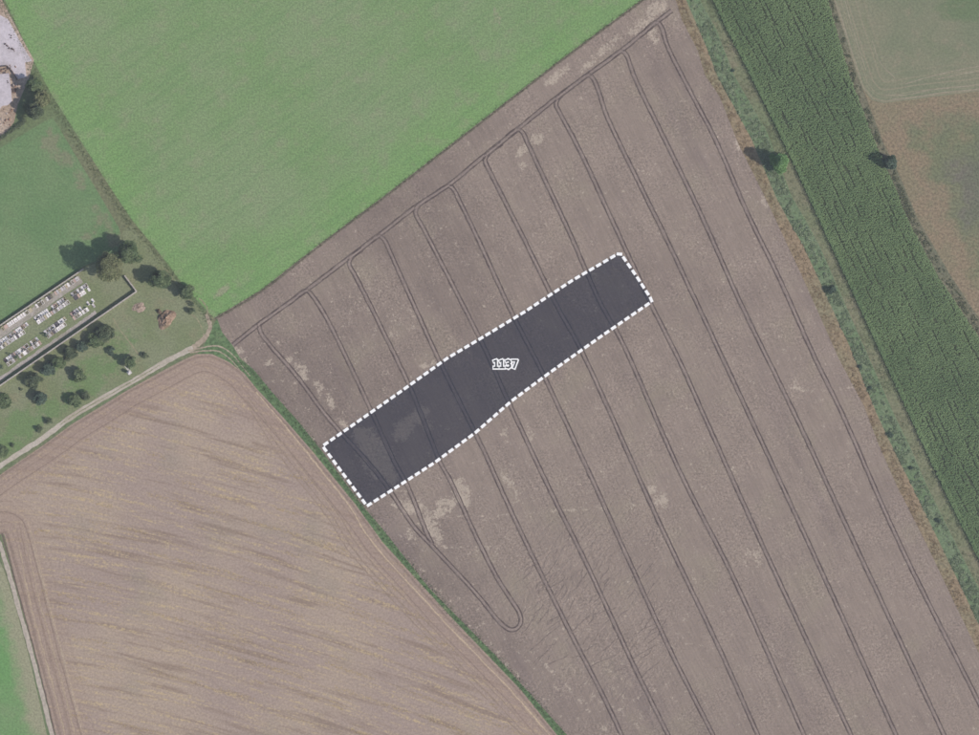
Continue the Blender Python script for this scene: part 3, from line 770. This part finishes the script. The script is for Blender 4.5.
def tree(name, label, px, py, r_px, h, shape, lk, seed, cat="tree", group=None, dens=1.0, squash=1.0):
    rs = np.random.default_rng(seed); r = r_px * MPP
    root = empty(name, P(px, py, 0.03), rs.uniform(0, 6.28))
    tag(root, label, cat, group)
    th = h * (0.80 if shape != 'bush' else 0.5); tr = max(.07, h * .020)
    parts = [tube([(0, 0, 0), (tr * .5, 0, th * .3), (0, tr * .8, th * .65), (0, 0, th)], [tr * 1.3, tr, tr * .7, tr * .2])]
    for k in range(5 if shape != 'bush' else 4):
        a = rs.uniform(0, 6.28); z = th * rs.uniform(.25, .65); L = r * rs.uniform(.5, .8)
        if shape == 'column': L *= .6
        parts.append(tube([(0, 0, z), (math.cos(a) * L * .5, math.sin(a) * L * .5, z + L * .4), (math.cos(a) * L, math.sin(a) * L, z + L * .7)], [tr * .55, tr * .35, tr * .1], 5))
    link("trunk", mesh_py("trunk", *merge(parts)), M_bark, root)
    # crown: clumps of leaf sprays
    nl = int({'round': 34, 'cone': 36, 'column': 26, 'bush': 20}[shape] * (1 + r / 6))
    P_ = []; T_ = []
    zb = h * {'round': .18, 'cone': .10, 'column': .04, 'bush': .05}[shape]
    for k in range(nl):
        t = (k + rs.uniform(0, 1)) / nl
        z = zb + (h - zb) * t
        if shape == 'round': wr = math.sqrt(max(.04, 1 - (2 * t - .9) ** 2 / 1.25))
        elif shape == 'cone': wr = (1 - t) ** .75 * .95 + .06
        elif shape == 'column': wr = min(1, 4 * t + .4) * (1 - t ** 3) + .05
        else: wr = math.sqrt(max(.05, 1 - t ** 2.2))
        a = rs.uniform(0, 6.283); rr = r * wr * math.sqrt(rs.uniform(.15, 1)) * .86 * rs.uniform(.8, 1.12)
        c = np.array([math.cos(a) * rr, math.sin(a) * rr * squash, z])
        lr = max(.28, r * rs.uniform(.20, .36)) * (1 if shape != 'column' else .8)
        n = int(np.clip(lr * lr * 150, 26, 330) * dens)
        d = rs.normal(size=(n, 3)); d /= np.linalg.norm(d, axis=1)[:, None]
        q = c + d * lr * (rs.uniform(.35, 1.05, n) ** .6)[:, None] * np.array([1, 1, .72])
        P_.append(q); T_.append(np.clip(rs.uniform(.1, .75) + rs.normal(0, .16, n), 0, 1))
    q = np.concatenate(P_); q[:, 2] = np.maximum(q[:, 2], .12)
    V, F = cards(q, max(.12, min(.26, r * .07)), rs, .25)
    me = mesh_np("crown", V, F, {"tint": np.repeat(np.concatenate(T_), 4)})
    link("crown", me, leafs[lk], root)
    return root

tree("broadleaf_tree", "tallest broad tree at the graveyard corner, throwing the longest shadow", 112, 268, 14.5, 22, 'round', 'olive', 101)
tree("broadleaf_tree", "second tall green tree just right of the tallest graveyard tree", 130, 255, 12, 15.5, 'round', 'mid', 102)
tree("broadleaf_tree", "round tree outside the graveyard wall corner, between tall tree and meadow", 161, 280, 10.5, 10.5, 'round', 'mid', 103)
tree("broadleaf_tree", "small tree by the meadow border with a dark square shadow", 188, 292, 8, 8.5, 'round', 'mid', 104)
tree("shrub", "upper of two tiny shrubs near the bend of the track", 192, 304, 3.2, 2.6, 'bush', 'dull', 105, "shrub")
tree("shrub", "lower of two tiny shrubs near the bend of the track", 192, 311, 4.2, 3.2, 'bush', 'dull', 106, "shrub")
sh = [(105, 333, 8, 5.5, "wide dark shrub beside the graveyard wall near its corner"), (96, 340, 7, 4.5, "shrub below the wide dark shrub at the graveyard wall"), (82, 346, 5.5, 4, "small shrub at the upper end of the shrub row by the wall"),
      (71, 353, 6, 4.6, "second shrub from the upper end of the wall row"), (59, 362, 6.5, 4.6, "middle shrub in the row along the wall"), (48, 369, 6.5, 4.6, "second lowest shrub in the row along the wall"), (34, 380, 7, 5, "lowest shrub in the row along the graveyard wall")]
for i, (x, y, r_, h_, lab) in enumerate(sh):
    tree("shrub", lab, x, y, r_ * 1.25, h_ * 1.15, 'bush', ['dull', 'mid', 'teal'][i % 3], 110 + i, "shrub", "shrubs along the graveyard wall")
orc = [(80, 375, 7, 5.2, 'mid', "orchard tree alone in the middle of the lawn"), (131, 362, 6.5, 7.0, 'mid', "orchard tree beside the white shrine near the track"), (145, 356, 4, 2.6, 'dull', "small round bush above the track, right of the shrine"),
       (111, 351, 5, 2.2, 'teal', "low flat bush upper left of the shrine"), (41, 398, 7.2, 5.0, 'teal', "dark round orchard tree left of the paired trees"), (75, 401, 6.5, 4.8, 'mid', "left tree of the pair close to the track"),
       (86, 396, 5, 3.6, 'dull', "right sparse tree of the pair close to the track"), (4, 401, 8.5, 6.2, 'mid', "orchard tree cut by the left edge below the wall"), (40, 429, 4, 2.8, 'dull', "lower of two small bushes beside the track"),
       (49, 421, 4.2, 3.0, 'dull', "upper of two small bushes beside the track"), (3, 451, 6.5, 5, 'mid', "lowest orchard tree at the left edge by the track"), (13, 445, 2.8, 1.8, 'dull', "tiny bush next to the lowest orchard tree"), (21, 389, 1.8, 1.1, 'dull', "tiny dark bush above the dark round orchard tree")]
for i, (x, y, r_, h_, lk, lab) in enumerate(orc):
    tree("bush" if 'bush' in lab else "orchard_tree", lab, x, y, r_, h_, 'bush' if h_ < 3.5 else 'round', lk, 130 + i, "bush" if 'bush' in lab else "tree", dens=.8 if 'sparse' in lab else 1.0)
tree("conifer_shrub", "slim upright conifer beside the lowest graves", 17, 357, 2.6, 5.5, 'column', 'teal', 150, "conifer")
tree("conifer_shrub", "short conifer at the left end of the third grave row", 46, 335, 2.6, 2.8, 'column', 'teal', 151, "conifer")
tree("conifer_shrub", "small conifer at the left edge below the graves", 1, 367, 3, 3.6, 'column', 'teal', 152, "conifer")
yd = [(36, 86, 6.5, 9, 'mid', "upper tree beside the concrete yard"), (44, 99, 7, 10, 'olive', "right tree beside the yard, next to the meadow"), (38, 112, 7.5, 9.5, 'dull', "lower tree beside the yard above the field corner"), (27, 108, 4, 4.5, 'mid', "small tree between yard rubble and bigger trees"), (24, 119, 3.5, 2.8, 'dull', "low bush below the yard trees")]
for i, (x, y, r_, h_, lk, lab) in enumerate(yd):
    tree("broadleaf_tree" if h_ > 4 else "bush", lab, x, y, r_ * 1.2, h_ * 1.15, 'round' if h_ > 4 else 'bush', lk, 160 + i, "tree" if h_ > 4 else "bush")
tree("broadleaf_tree", "bright green tree on the weedy verge between brown field and maize", 779, 163, 11, 15, 'cone', 'bright', 170)
tree("broadleaf_tree", "small dark tree at the right border of the maize", 889, 163, 7.5, 9.5, 'round', 'teal', 171)
tree("shrub", "dark squarish shrub on the verge at mid height", 831, 290, 5.2, 3.2, 'bush', 'teal', 172, "shrub")
for i, (x, y, r_, lab) in enumerate([(860, 367, 2.6, "upper of two tiny shrubs on the verge"), (870, 388, 2.6, "lower of two tiny shrubs on the verge"), (890, 435, 3.4, "small dark shrub on the verge between orange strip and weeds"), (938, 521, 3.2, "lowest dark shrub on the verge near the right edge"), (911, 468, 2.4, "tiny shrub in the weeds above the lowest verge shrub"), (733, 71, 2.0, "topmost tiny shrub among the verge weeds")]):
    tree("shrub", lab, x, y, r_, r_ * .55, 'bush', 'teal', 180 + i, "shrub", "shrubs on the weedy verge")

# hedge along the top of the side field
rs = np.random.default_rng(61)
hd = empty("hedge", P(0, 142, .03)); tag(hd, "low dark hedge between the yard and the side field", "hedge")
hp = []
for t in np.linspace(0, 1, 900):
    x, y = -30 + 54 * t, 160 - 38 * t; b = P(x, y); hp.append((b[0] + rs.normal(0, .5), b[1] + rs.normal(0, .5), rs.uniform(.1, 1.6)))
hp = np.array(hp) - np.array(P(0, 142, .03)); hp[:, 2] = np.abs(hp[:, 2]) + .1
hp = np.repeat(hp, 5, axis=0) + rs.normal(0, .2, (len(hp) * 5, 3)); hp[:, 2] = np.maximum(hp[:, 2], .06)
V, F = cards(hp, .2, rs, .3); link("foliage", mesh_np("foliage", V, F, {"tint": np.repeat(rs.uniform(0, 1, len(F)), 4)}), leafs['dull'], hd)
stems = [(tube([(P(x, 160 - 38 * (x + 30) / 54)[0] - P(0, 142)[0], P(x, 160 - 38 * (x + 30) / 54)[1] - P(0, 142)[1], 0), (P(x, 160 - 38 * (x + 30) / 54)[0] - P(0, 142)[0], P(x, 160 - 38 * (x + 30) / 54)[1] - P(0, 142)[1], 1.1)], [.08, .03], 5)) for x in range(-28, 24, 4)]
for st in stems: link("stem", mesh_py("stem", *st), M_bark, hd)

# ------------------------------------------------------------------ graveyard walls
M_wall = plain("wall_stone", C(168, 160, 152), .22, .8)
M_cop = plain("coping_stone", C(184, 177, 170), .18, 1.0)
def wall(pts, h, t, label, z=.04):
    L = [np.array(P(*p)[:2]) for p in pts]
    o0 = L[0]; root = empty("graveyard_wall", (o0[0], o0[1], z)); tag(root, label, "wall")
    for a, b in zip(L[:-1], L[1:]):
        d = b - a; ln_ = np.hypot(*d); an = math.atan2(d[1], d[0])
        m_ = link("masonry", mesh_py("masonry", *box(0, ln_, -t / 2, t / 2, 0, h)), M_wall, root, (a[0] - o0[0], a[1] - o0[1], 0)); m_.rotation_euler = (0, 0, an)
        n = int(ln_ / 1.5); w_ = ln_ / n
        cm = mesh_py("coping", *box(.01, w_ - .01, -t / 2 - .07, t / 2 + .07, h + .003, h + .13, .97)); cm.materials.append(M_cop)
        for k in range(n):
            c_ = bpy.data.objects.new("coping_stone", cm); COL.objects.link(c_); c_.parent = root
            p = a + d * (k / n) - o0; c_.location = (p[0], p[1], random.uniform(-.0, .02)); c_.rotation_euler = (0, 0, an + random.uniform(-.006, .006))
wall([(-40, 353), (84, 269)], 1.9, .42, "long straight stone wall between the graves and the dark green field")
wall([(-40, 415), (0, 386), (137, 291.5), (125, 275.5)], 2.1, .45, "stone wall with pale coping turning a corner beside the orchard")
M_path = ground_mat("grave_gravel", C(176, 168, 162), C(158, 152, 140), C(134, 134, 108), big=.1, mid=.18, fine=1.2, amt=.2)
for pts_, lb in (([(-30, 401), (13, 370), (40, 351), (76, 326.5), (96, 312)], "pale gravel path inside the corner wall"), ([(-30, 354), (0, 334), (40, 307), (81, 279)], "pale gravel path along the wall side graves")):
    o = ribbon("gravel_path", pts_, 3.4 if 'corner' in lb else 8.0, M_path, .055, None, n=12, jitter=.3); tag(o, lb, kind="structure")

# ------------------------------------------------------------------ graves
stone = {
 'white': plain("marble_white", C(232, 228, 228), .08, 3.0, .5, .06), 'grey': plain("granite_grey", C(192, 188, 190), .15, 4.0, .5, .1),
 'dark': plain("granite_dark", C(98, 94, 100), .2, 4.0, .4, .15), 'pink': plain("granite_pink", C(190, 168, 158), .16, 4.0, .5, .1), 'sand': plain("sandstone", C(188, 178, 156), .18, 3.0, .7, .1)}
M_gsoil = plain("grave_planting", C(112, 108, 88), .3, 3.0, .9, .15)
kerb_me = {}
def kerb_mesh(wd, kind):
    k = (round(wd, 2), kind)
    if k not in kerb_me:
        h = wd / 2; t = .14
        v, f = merge([box(-h, h, 0, t, 0, .22), box(-h, h, 2.1 - t, 2.1, 0, .22), box(-h, -h + t, t + .002, 2.1 - t - .002, 0, .215), box(h - t, h, t + .002, 2.1 - t - .002, 0, .215)])
        a = mesh_py("kerb", v, f); a.materials.append(stone[kind])
        b = mesh_py("slab", *box(-h + t + .01, h - t - .01, t + .01, 2.1 - t - .01, 0, .27, .96)); b.materials.append(stone[kind])
        c = mesh_py("planting", *box(-h + t + .01, h - t - .01, t + .01, 2.1 - t - .01, 0, .17, .96)); c.materials.append(M_gsoil)
        kerb_me[k] = (a, b, c)
    return kerb_me[k]
head_me = {}
def head_mesh(wd, hh, style, kind):
    k = (round(wd, 2), round(hh, 2), style, kind)
    if k not in head_me:
        h = wd / 2 * .82
        if style == 'cross':
            v, f = merge([box(-.3, .3, 1.84, 2.08, 0, .35), box(-.09, .09, 1.88, 2.04, .352, hh + .3), box(-.36, -.092, 1.89, 2.03, hh - .15, hh + .05), box(.092, .36, 1.89, 2.03, hh - .15, hh + .05)])
        else:
            v, f = merge([box(-h, h, 1.80, 2.09, 0, .30)])
            n = 9; top = [(h * .92 * math.cos(math.pi * i / (n - 1)), hh * (.78 if style == 'round' else .96) + (hh * .22 if style == 'round' else hh * .05) * math.sin(math.pi * i / (n - 1))) for i in range(n)]
            out = [(h * .92, .302)] + top + [(-h * .92, .302)]
            vv = [(x, 1.86, z) for x, z in out] + [(x, 2.03, z) for x, z in out]; m_ = len(out)
            ff = [tuple(range(m_)), tuple(range(2 * m_ - 1, m_ - 1, -1))] + [(i, i + m_, (i + 1) % m_ + m_, (i + 1) % m_) for i in range(m_)]
            v, f = merge([(v, f), (vv, ff)])
        a = mesh_py("headstone", v, f); a.materials.append(stone[kind]); head_me[k] = a
    return head_me[k]
pot_me = mesh_py("planter", *merge([tube([(.0, .0, .0), (0, 0, .3)], [.12, .17], 8), ([(-.13, -.13, .29), (.13, -.13, .29), (.13, .13, .29), (-.13, .13, .29), (0, 0, .5)], [(0, 1, 4), (1, 2, 4), (2, 3, 4), (3, 0, 4)])]))
pot_me.materials.append(plain("planter_clay", C(150, 96, 80), .3, 6, .8, .3))
ords = ["", "first", "second", "third", "fourth", "fifth", "sixth", "seventh", "eighth", "ninth", "tenth"] + ["%dth" % i for i in range(11, 21)] + ["21st", "22nd", "23rd"] + ["%dth" % i for i in range(24, 31)] + ["31st", "32nd", "33rd"] + ["%dth" % i for i in range(34, 41)]
cname = {'white': 'white marble', 'grey': 'grey granite', 'dark': 'dark granite', 'pink': 'pinkish stone', 'sand': 'sandy stone'}
gr = random.Random(77)
def grave_row(a, b, side, rowname, group, skip=.10):
    """graves in a line from a (left) to b (right); side +1: head on the upper-left side, -1: mirrored"""
    A = np.array(P(*a)[:2]); B = np.array(P(*b)[:2]); d = B - A; L = np.hypot(*d); d /= L; an = math.atan2(d[1], d[0])
    items = []; s = 0
    while s < L - .9:
        wd = gr.choice([1.0, 1.0, 1.1, 1.1, 1.9]); 
        if s + wd > L + .3: break
        if gr.random() > skip: items.append((s + wd / 2, wd))
        s += wd + gr.uniform(.12, .3)
    for q, (s, wd) in enumerate(items[::-1]):
        kind = gr.choices(['white', 'grey', 'dark', 'pink', 'sand'], [8, 4, .8, 1.2, 1.6])[0]
        p = A + d * s
        root = empty("grave", (p[0], p[1], .06), an + (0 if side > 0 else math.pi) + gr.uniform(-.02, .02))
        tag(root, "%s%s grave, %s from right, %s" % ("wide " if wd > 1.5 else "", cname[kind], ords[q + 1], rowname), "grave", group)
        km = kerb_mesh(wd, kind); pl = gr.random() < .25
        link("kerb", km[0], None, root); link("planting" if pl else "slab", km[2] if pl else km[1], None, root)
        hk = kind if gr.random() < .7 else gr.choice(['grey', 'dark', 'white'])
        link("headstone", head_mesh(wd if wd < 1.5 else 1.6, gr.choice([.85, 1.0, 1.15, 1.35]), gr.choices(['round', 'flat', 'cross'], [4, 4, 1.2])[0], hk), None, root)
        if gr.random() < .5:
            link("planter", pot_me, None, root, (gr.uniform(-.25, .25), gr.uniform(.4, 1.4), .225 if not pl else .165))
grave_row((-8, 338.5), (80, 279.5), 1, "row against the long straight wall", "graves along the straight wall", .06)
def block(a, b, name, skip=.10):
    n = np.array([-.565, -.825])          # photo direction across the rows, towards the upper left
    A, B = np.array(a), np.array(b)
    grave_row(tuple(A - n * 4.3), tuple(B - n * 4.3), 1, "lower line of " + name, "graves in the " + name, skip)
    grave_row(tuple(A + n * 4.6), tuple(B + n * 4.6), -1, "upper line of " + name, "graves in the " + name, skip + .08)
block((-6, 349.5), (29.5, 325.5), "second-row block at left edge")
block((36, 321), (69, 299), "second-row middle block", .04)
block((73, 297), (90, 286), "block nearest the tallest tree", .04)
block((6, 363), (41, 339.5), "lowest block near corner wall", .04)
block((46, 335), (67, 320), "block beside the short conifer", .04)
block((72, 317), (80, 311.5), "tiny third-row block", .04)
block((81, 311), (95, 302), "rightmost third-row block", .25)

# ------------------------------------------------------------------ white wayside shrine
sx_, sy_ = 129.5, 372.5
root = empty("wayside_shrine", P(sx_, sy_, .04), math.radians(35)); tag(root, "white wayside shrine pillar beside the orchard tree and track", "shrine")
M_white = plain("limewash", C(226, 224, 218), .08, 1.5)
link("step", mesh_py("step", *box(-1.0, 1.0, -1.0, 1.0, 0, .2)), stone['grey'], root)
link("shaft", mesh_py("shaft", *box(-.55, .55, -.55, .55, .203, 2.1, .92)), M_white, root)
link("niche", mesh_py("niche", *merge([box(-.72, .72, -.72, .72, 2.103, 2.25), box(-.6, .6, -.6, .6, 2.252, 3.1)])), M_white, root)
rf = link("roof", mesh_py("roof", [(-.8, -.8, 3.103), (.8, -.8, 3.103), (.8, .8, 3.103), (-.8, .8, 3.103), (0, 0, 3.8)], [(3, 2, 1, 0), (0, 1, 4), (1, 2, 4), (2, 3, 4), (3, 0, 4)]), stone['grey'], root)
link("cross", mesh_py("cross", *merge([box(-.04, .04, -.04, .04, 3.7, 4.5), box(-.2, -.042, -.035, .035, 4.15, 4.23), box(.042, .2, -.035, .035, 4.15, 4.23)])), stone['dark'], rf)
o = ribbon("paved_step", [(125.5, 366), (128, 369.5), (130, 373)], 2.0, plain("pale_paving", C(204, 200, 192), .1, 1.5), .05, None, n=4, jitter=.1); tag(o, "short pale paved path to the white shrine", kind="structure")

# ------------------------------------------------------------------ heaps
def heap(name, label, cat, px, py, rx, ry, h, rot, mat, seed, n=26, rough=.25):
    rs = np.random.default_rng(seed); V = []; F = []; rings = 9
    ph = rs.uniform(0, 6.28, 6)
    for i in range(rings + 1):
        t = i / rings
        for j in range(n):
            a = 6.283 * j / n; w_ = 1 + .16 * math.sin(2 * a + ph[0]) + .10 * math.sin(3 * a + ph[1]) + .07 * math.sin(5 * a + ph[2])
            z = h * (1 - t) ** .8 * (1 + .25 * math.sin(3 * a + ph[3] + 4 * t)) + (rs.uniform(-1, 1) * rough * h * .5 if 0 < i < rings else 0)
            V.append((rx * MPP * w_ * t * math.cos(a) if i else rs.normal(0, .02), ry * MPP * w_ * t * math.sin(a) if i else rs.normal(0, .02), max(0, z) if i < rings else 0))
        if i:
            for j in range(n):
                a = (i - 1) * n + j; b = (i - 1) * n + (j + 1) % n; F.append((a, a + n, b + n, b))
    root = link(name, mesh_py(name, V, F), mat, None, P(px, py, .04)); root.rotation_euler = (0, 0, math.radians(rot))
    return tag(root, label, cat)
g = G("mound_soil")
fn = g.noise(.9, 5, .7)
col = g.mix(g.step(g.noise(.35, 4), .4, .62), C(164, 140, 122), C(134, 114, 98)); col = g.mix(g.step(g.noise(.25, 4), .56, .68, 0, .7), col, C(116, 112, 84))
col = g.bright(col, g.step(fn, .35, .65, .78, 1.22)); g.bump(fn, .8, .3); M_mound = g.out(col)
heap("earth_mound", "reddish brown earth mound on the lawn inside the track bend", "mound", 166, 319, 8.5, 9.5, 2.6, -30, M_mound, 5)
heap("earth_mound", "small dark knob of earth at the upper left of the reddish mound", "mound", 159, 311.5, 2.6, 2.6, 1.6, 0, plain("dark_earth", C(116, 102, 86), .3, 1.2), 6)
heap("soil_heap", "flat pinkish soil heap near the wall corner", "heap", 139, 307.5, 7, 4.5, .7, 25, plain("pink_soil", C(166, 148, 134), .25, .8), 7, rough=.5)

# ------------------------------------------------------------------ yard at the upper left
M_dirtyard = ground_mat("yard_dirt", C(168, 148, 130), C(184, 166, 150), C(140, 118, 100), big=.05, mid=.12, fine=.9, amt=.25, bump=.7)
tag(sheet("yard_ground", [(-60, -40), (-14, -40), (2, 0), (22, 38), (34, 60), (29, 78), (18, 104), (14, 122), (0, 142), (-60, 180)], M_dirtyard, .04, 2.5), "bare tan dirt around the concrete yard", kind="structure")
g = G("concrete")
fn = g.noise(.8, 4, .65)
col = g.mix(g.step(g.noise(.09, 5, .6), .42, .66), C(206, 198, 204), C(186, 178, 182)); col = g.mix(g.step(g.noise(.3, 5, .7), .60, .72, 0, .5), col, C(166, 150, 146))
col = g.bright(col, g.step(fn, .35, .65, .92, 1.06)); M_conc = g.out(col)
def slab(name, pts, label, h=.14):
    L = [P(*p) for p in pts]; n = len(L)
    V = [(x, y, .02) for x, y, _ in L] + [(x, y, .04 + h) for x, y, _ in L]
    a = sum(L[i - 1][0] * L[i][1] - L[i][0] * L[i - 1][1] for i in range(n))
    F = [tuple(range(n, 2 * n))] + [(i, (i + 1) % n, (i + 1) % n + n, i + n) for i in range(n)]
    if a < 0: F = [q[::-1] for q in F]
    return tag(link(name, mesh_py(name, V, F), M_conc), label, kind="structure")
slab("concrete_yard", [(-60, 8), (-10, 6), (0, 15), (8, 19), (20, 41), (32, 61), (25, 62.5), (26.5, 77), (18, 79), (12, 70), (7, 65), (0, 66), (-60, 70)], "large pale concrete yard")
slab("concrete_pad", [(-60, 76), (0, 74), (9, 73), (11, 88), (12, 101), (8, 105), (2, 106), (-2, 112), (-60, 116)], "smaller pale concrete pad below the yard")
def rubble(name, label, px, py, n, spread, smin, smax, kinds, seed, z=.18, elong=0):
    r_ = random.Random(seed); root = empty(name, P(px, py, z), math.radians(elong)); tag(root, label, "rubble")
    for k in range(n):
        s = r_.uniform(smin, smax); v, f = box(-s, s, -s * r_.uniform(.4, .8), s * .6, 0, s * r_.uniform(.5, 1.0), r_.uniform(.5, .9))
        v = [(x + r_.uniform(-.1, .1) * s, y + r_.uniform(-.1, .1) * s, zz) for x, y, zz in v]
        o = link("chunk", mesh_py("chunk", v, f), r_.choice(kinds), root, (r_.gauss(0, spread), r_.gauss(0, spread * (.3 if elong else 1)), 0)); o.rotation_euler = (0, 0, r_.uniform(0, 6.28))
M_dk = plain("dark_rubble", C(100, 88, 86), .3, 2); M_br = plain("brown_rubble", C(146, 118, 102), .3, 2); M_pl = plain("pale_rubble", C(190, 176, 166), .2, 2)
rubble("rubble_pile", "dark elongated rubble pile on the middle of the concrete yard", 9.5, 47.5, 9, 1.3, .25, .6, [M_dk], 1, elong=-40)
rubble("rubble_pile", "tiny dark rubble on the concrete yard above the long pile", 10.5, 37, 4, .5, .2, .4, [M_dk], 2)
rubble("rubble_pile", "brown rubble strip between concrete yard and smaller pad", 4, 69.5, 16, 2.4, .3, .7, [M_br, M_dk], 3, .045, 10)
rubble("rubble_pile", "brown rubble beside the right end of the smaller pad", 14, 88, 18, 2.2, .3, .8, [M_br, M_dk, M_pl], 4, .045, -80)
rubble("rubble_pile", "pale scattered rubble below the smaller pad", 7, 118, 16, 2.6, .25, .7, [M_pl, M_br], 5, .045)
rubble("rubble_pile", "small dark rubble on the smaller concrete pad", 7.5, 82, 3, .4, .2, .4, [M_dk], 6)
wr = empty("retaining_wall", P(8, 66, .04)); tag(wr, "low dark retaining wall at the lower rim of the yard", "wall")
for a, b in (((0, 66.6), (7.4, 66)), ((7.4, 66), (12, 71)), ((12, 71), (17.5, 80))):
    A = np.array(P(*a)[:2]); B = np.array(P(*b)[:2]); d = B - A; o0 = np.array(P(8, 66)[:2])
    m_ = link("wall_section", mesh_py("wall_section", *box(.02, np.hypot(*d) - .02, -.15, .15, 0, 1.1)), M_dk, wr, (A[0] - o0[0], A[1] - o0[1], 0)); m_.rotation_euler = (0, 0, math.atan2(d[1], d[0]))

# ------------------------------------------------------------------ map overlay of a parcel, added as thin sheets above the brown field
plot = [(322.5, 446), (350, 427), (400, 392), (447.5, 358), (480.5, 338.5), (525, 311.5), (572, 280.5), (620, 252.5), (637, 277), (652.5, 301), (603, 335), (576, 354), (548.5, 373.5), (511.5, 401), (475, 433), (434, 463), (400, 485), (367, 506)]
g = G("overlay_tint")
g.bsdf.inputs["Roughness"].default_value = .8; g.bsdf.inputs["Specular IOR Level"].default_value = .05
g.put(g.bsdf.inputs["Base Color"], g.bright((.030, .038, .066, 1), g.step(g.noise(.8, 3), .3, .7, .85, 1.15)))
tp = g.N.new("ShaderNodeBsdfTransparent"); mx = g.N.new("ShaderNodeMixShader"); mx.inputs[0].default_value = .55
g.ln(tp.outputs[0], mx.inputs[1]); g.ln(g.bsdf.outputs[0], mx.inputs[2]); g.ln(mx.outputs[0], g.N["Material Output"].inputs[0])
o0 = np.array(P(487, 379, 0.0))
pr = empty("parcel_overlay", P(487, 379, .03)); tag(pr, "dark map overlay of a parcel with dashed white outline and number 1137", "plot")
fo = sheet("overlay_tint", plot, g.m, .17, 6.0)  # overlay tint as a see-through sheet; no film lies on the field
fo.parent = pr; fo.location = tuple(-np.array(pr.location))
M_dash = plain("overlay_white", (.95, .95, .94, 1), .03, 2.0)
L = np.array([P(*p)[:2] for p in plot + plot[:1]]); s = np.concatenate([[0], np.cumsum(np.hypot(*np.diff(L, axis=0).T))])
corners = [0, 7, 9, 17, 18]
dash_me = mesh_py("dash", *box(-1.42, 1.42, -.74, .74, 0, .03)); dash_me.materials.append(M_dash)
per = 4.05; nd = int(s[-1] / per)
for k in range(nd):
    t = (k + .5) * s[-1] / nd
    a = np.array([np.interp(t - 1.2, s, L[:, 0]), np.interp(t - 1.2, s, L[:, 1])]); b = np.array([np.interp(t + 1.2, s, L[:, 0]), np.interp(t + 1.2, s, L[:, 1])])
    o = bpy.data.objects.new("dash", dash_me); COL.objects.link(o); o.parent = pr
    c = (a + b) / 2; o.location = (c[0] - o0[0], c[1] - o0[1], .16); o.rotation_euler = (0, 0, math.atan2(b[1] - a[1], b[0] - a[0]))

strokes = []
for x in (-4.55, -1.55):
    strokes += [[(x - .95, 1.35), (x + .05, 1.75), (x + .05, -1.8)], [(x - .95, -1.8), (x + 1.0, -1.8)]]
strokes += [[(.55, 1.45), (1.5, 1.8), (2.3, 1.5), (2.45, .8), (1.9, .2), (1.1, .1)], [(1.9, .1), (2.55, -.55), (2.45, -1.35), (1.6, -1.85), (.5, -1.6)]]
strokes += [[(3.6, 1.7), (5.75, 1.7), (4.4, -1.85)]]
def number(name, half, m, z):
    """each pen stroke a strip, laid 4 mm above the one before"""
    parts = []; k = 0
    for st in strokes:
        for a, b in zip(st[:-1], st[1:]):
            a, b = np.array(a), np.array(b); d = (b - a) / np.hypot(*(b - a)); n_ = np.array([-d[1], d[0]]) * half; e_ = d * half * .8
            q = [a - e_ - n_, b + e_ - n_, b + e_ + n_, a - e_ + n_]; z0 = k * .004; k += 1
            parts.append(([(x, y, zz) for zz in (z0, z0 + .02) for x, y in q], [(3, 2, 1, 0), (4, 5, 6, 7), (0, 1, 5, 4), (1, 2, 6, 5), (2, 3, 7, 6), (3, 0, 4, 7)]))
    c = P(505.2, 364.0)
    return link(name, mesh_py(name, *merge(parts)), m, pr, (c[0] - o0[0], c[1] - o0[1], z))
number("number_outline", 1.04, M_dash, .16)
number("number", .36, plain("dark_print", (.03, .034, .04, 1), .05, 2.0), .27)

# ------------------------------------------------------------------ hazy summer air between the ground and the aeroplane
hz = bpy.data.materials.new("air"); hz.use_nodes = True; hz.node_tree.nodes.clear()
mo = hz.node_tree.nodes.new("ShaderNodeOutputMaterial"); pv = hz.node_tree.nodes.new("ShaderNodeVolumePrincipled")
pv.inputs["Color"].default_value = (.80, .84, 1.0, 1); pv.inputs["Density"].default_value = HAZE; pv.inputs["Anisotropy"].default_value = 0.0
hz.node_tree.links.new(pv.outputs[0], mo.inputs["Volume"])
tag(link("haze", mesh_py("haze", *box(-2600, 2600, -2600, 2600, -1, ALT + 20)), hz), "thin summer haze in the air", kind="stuff")
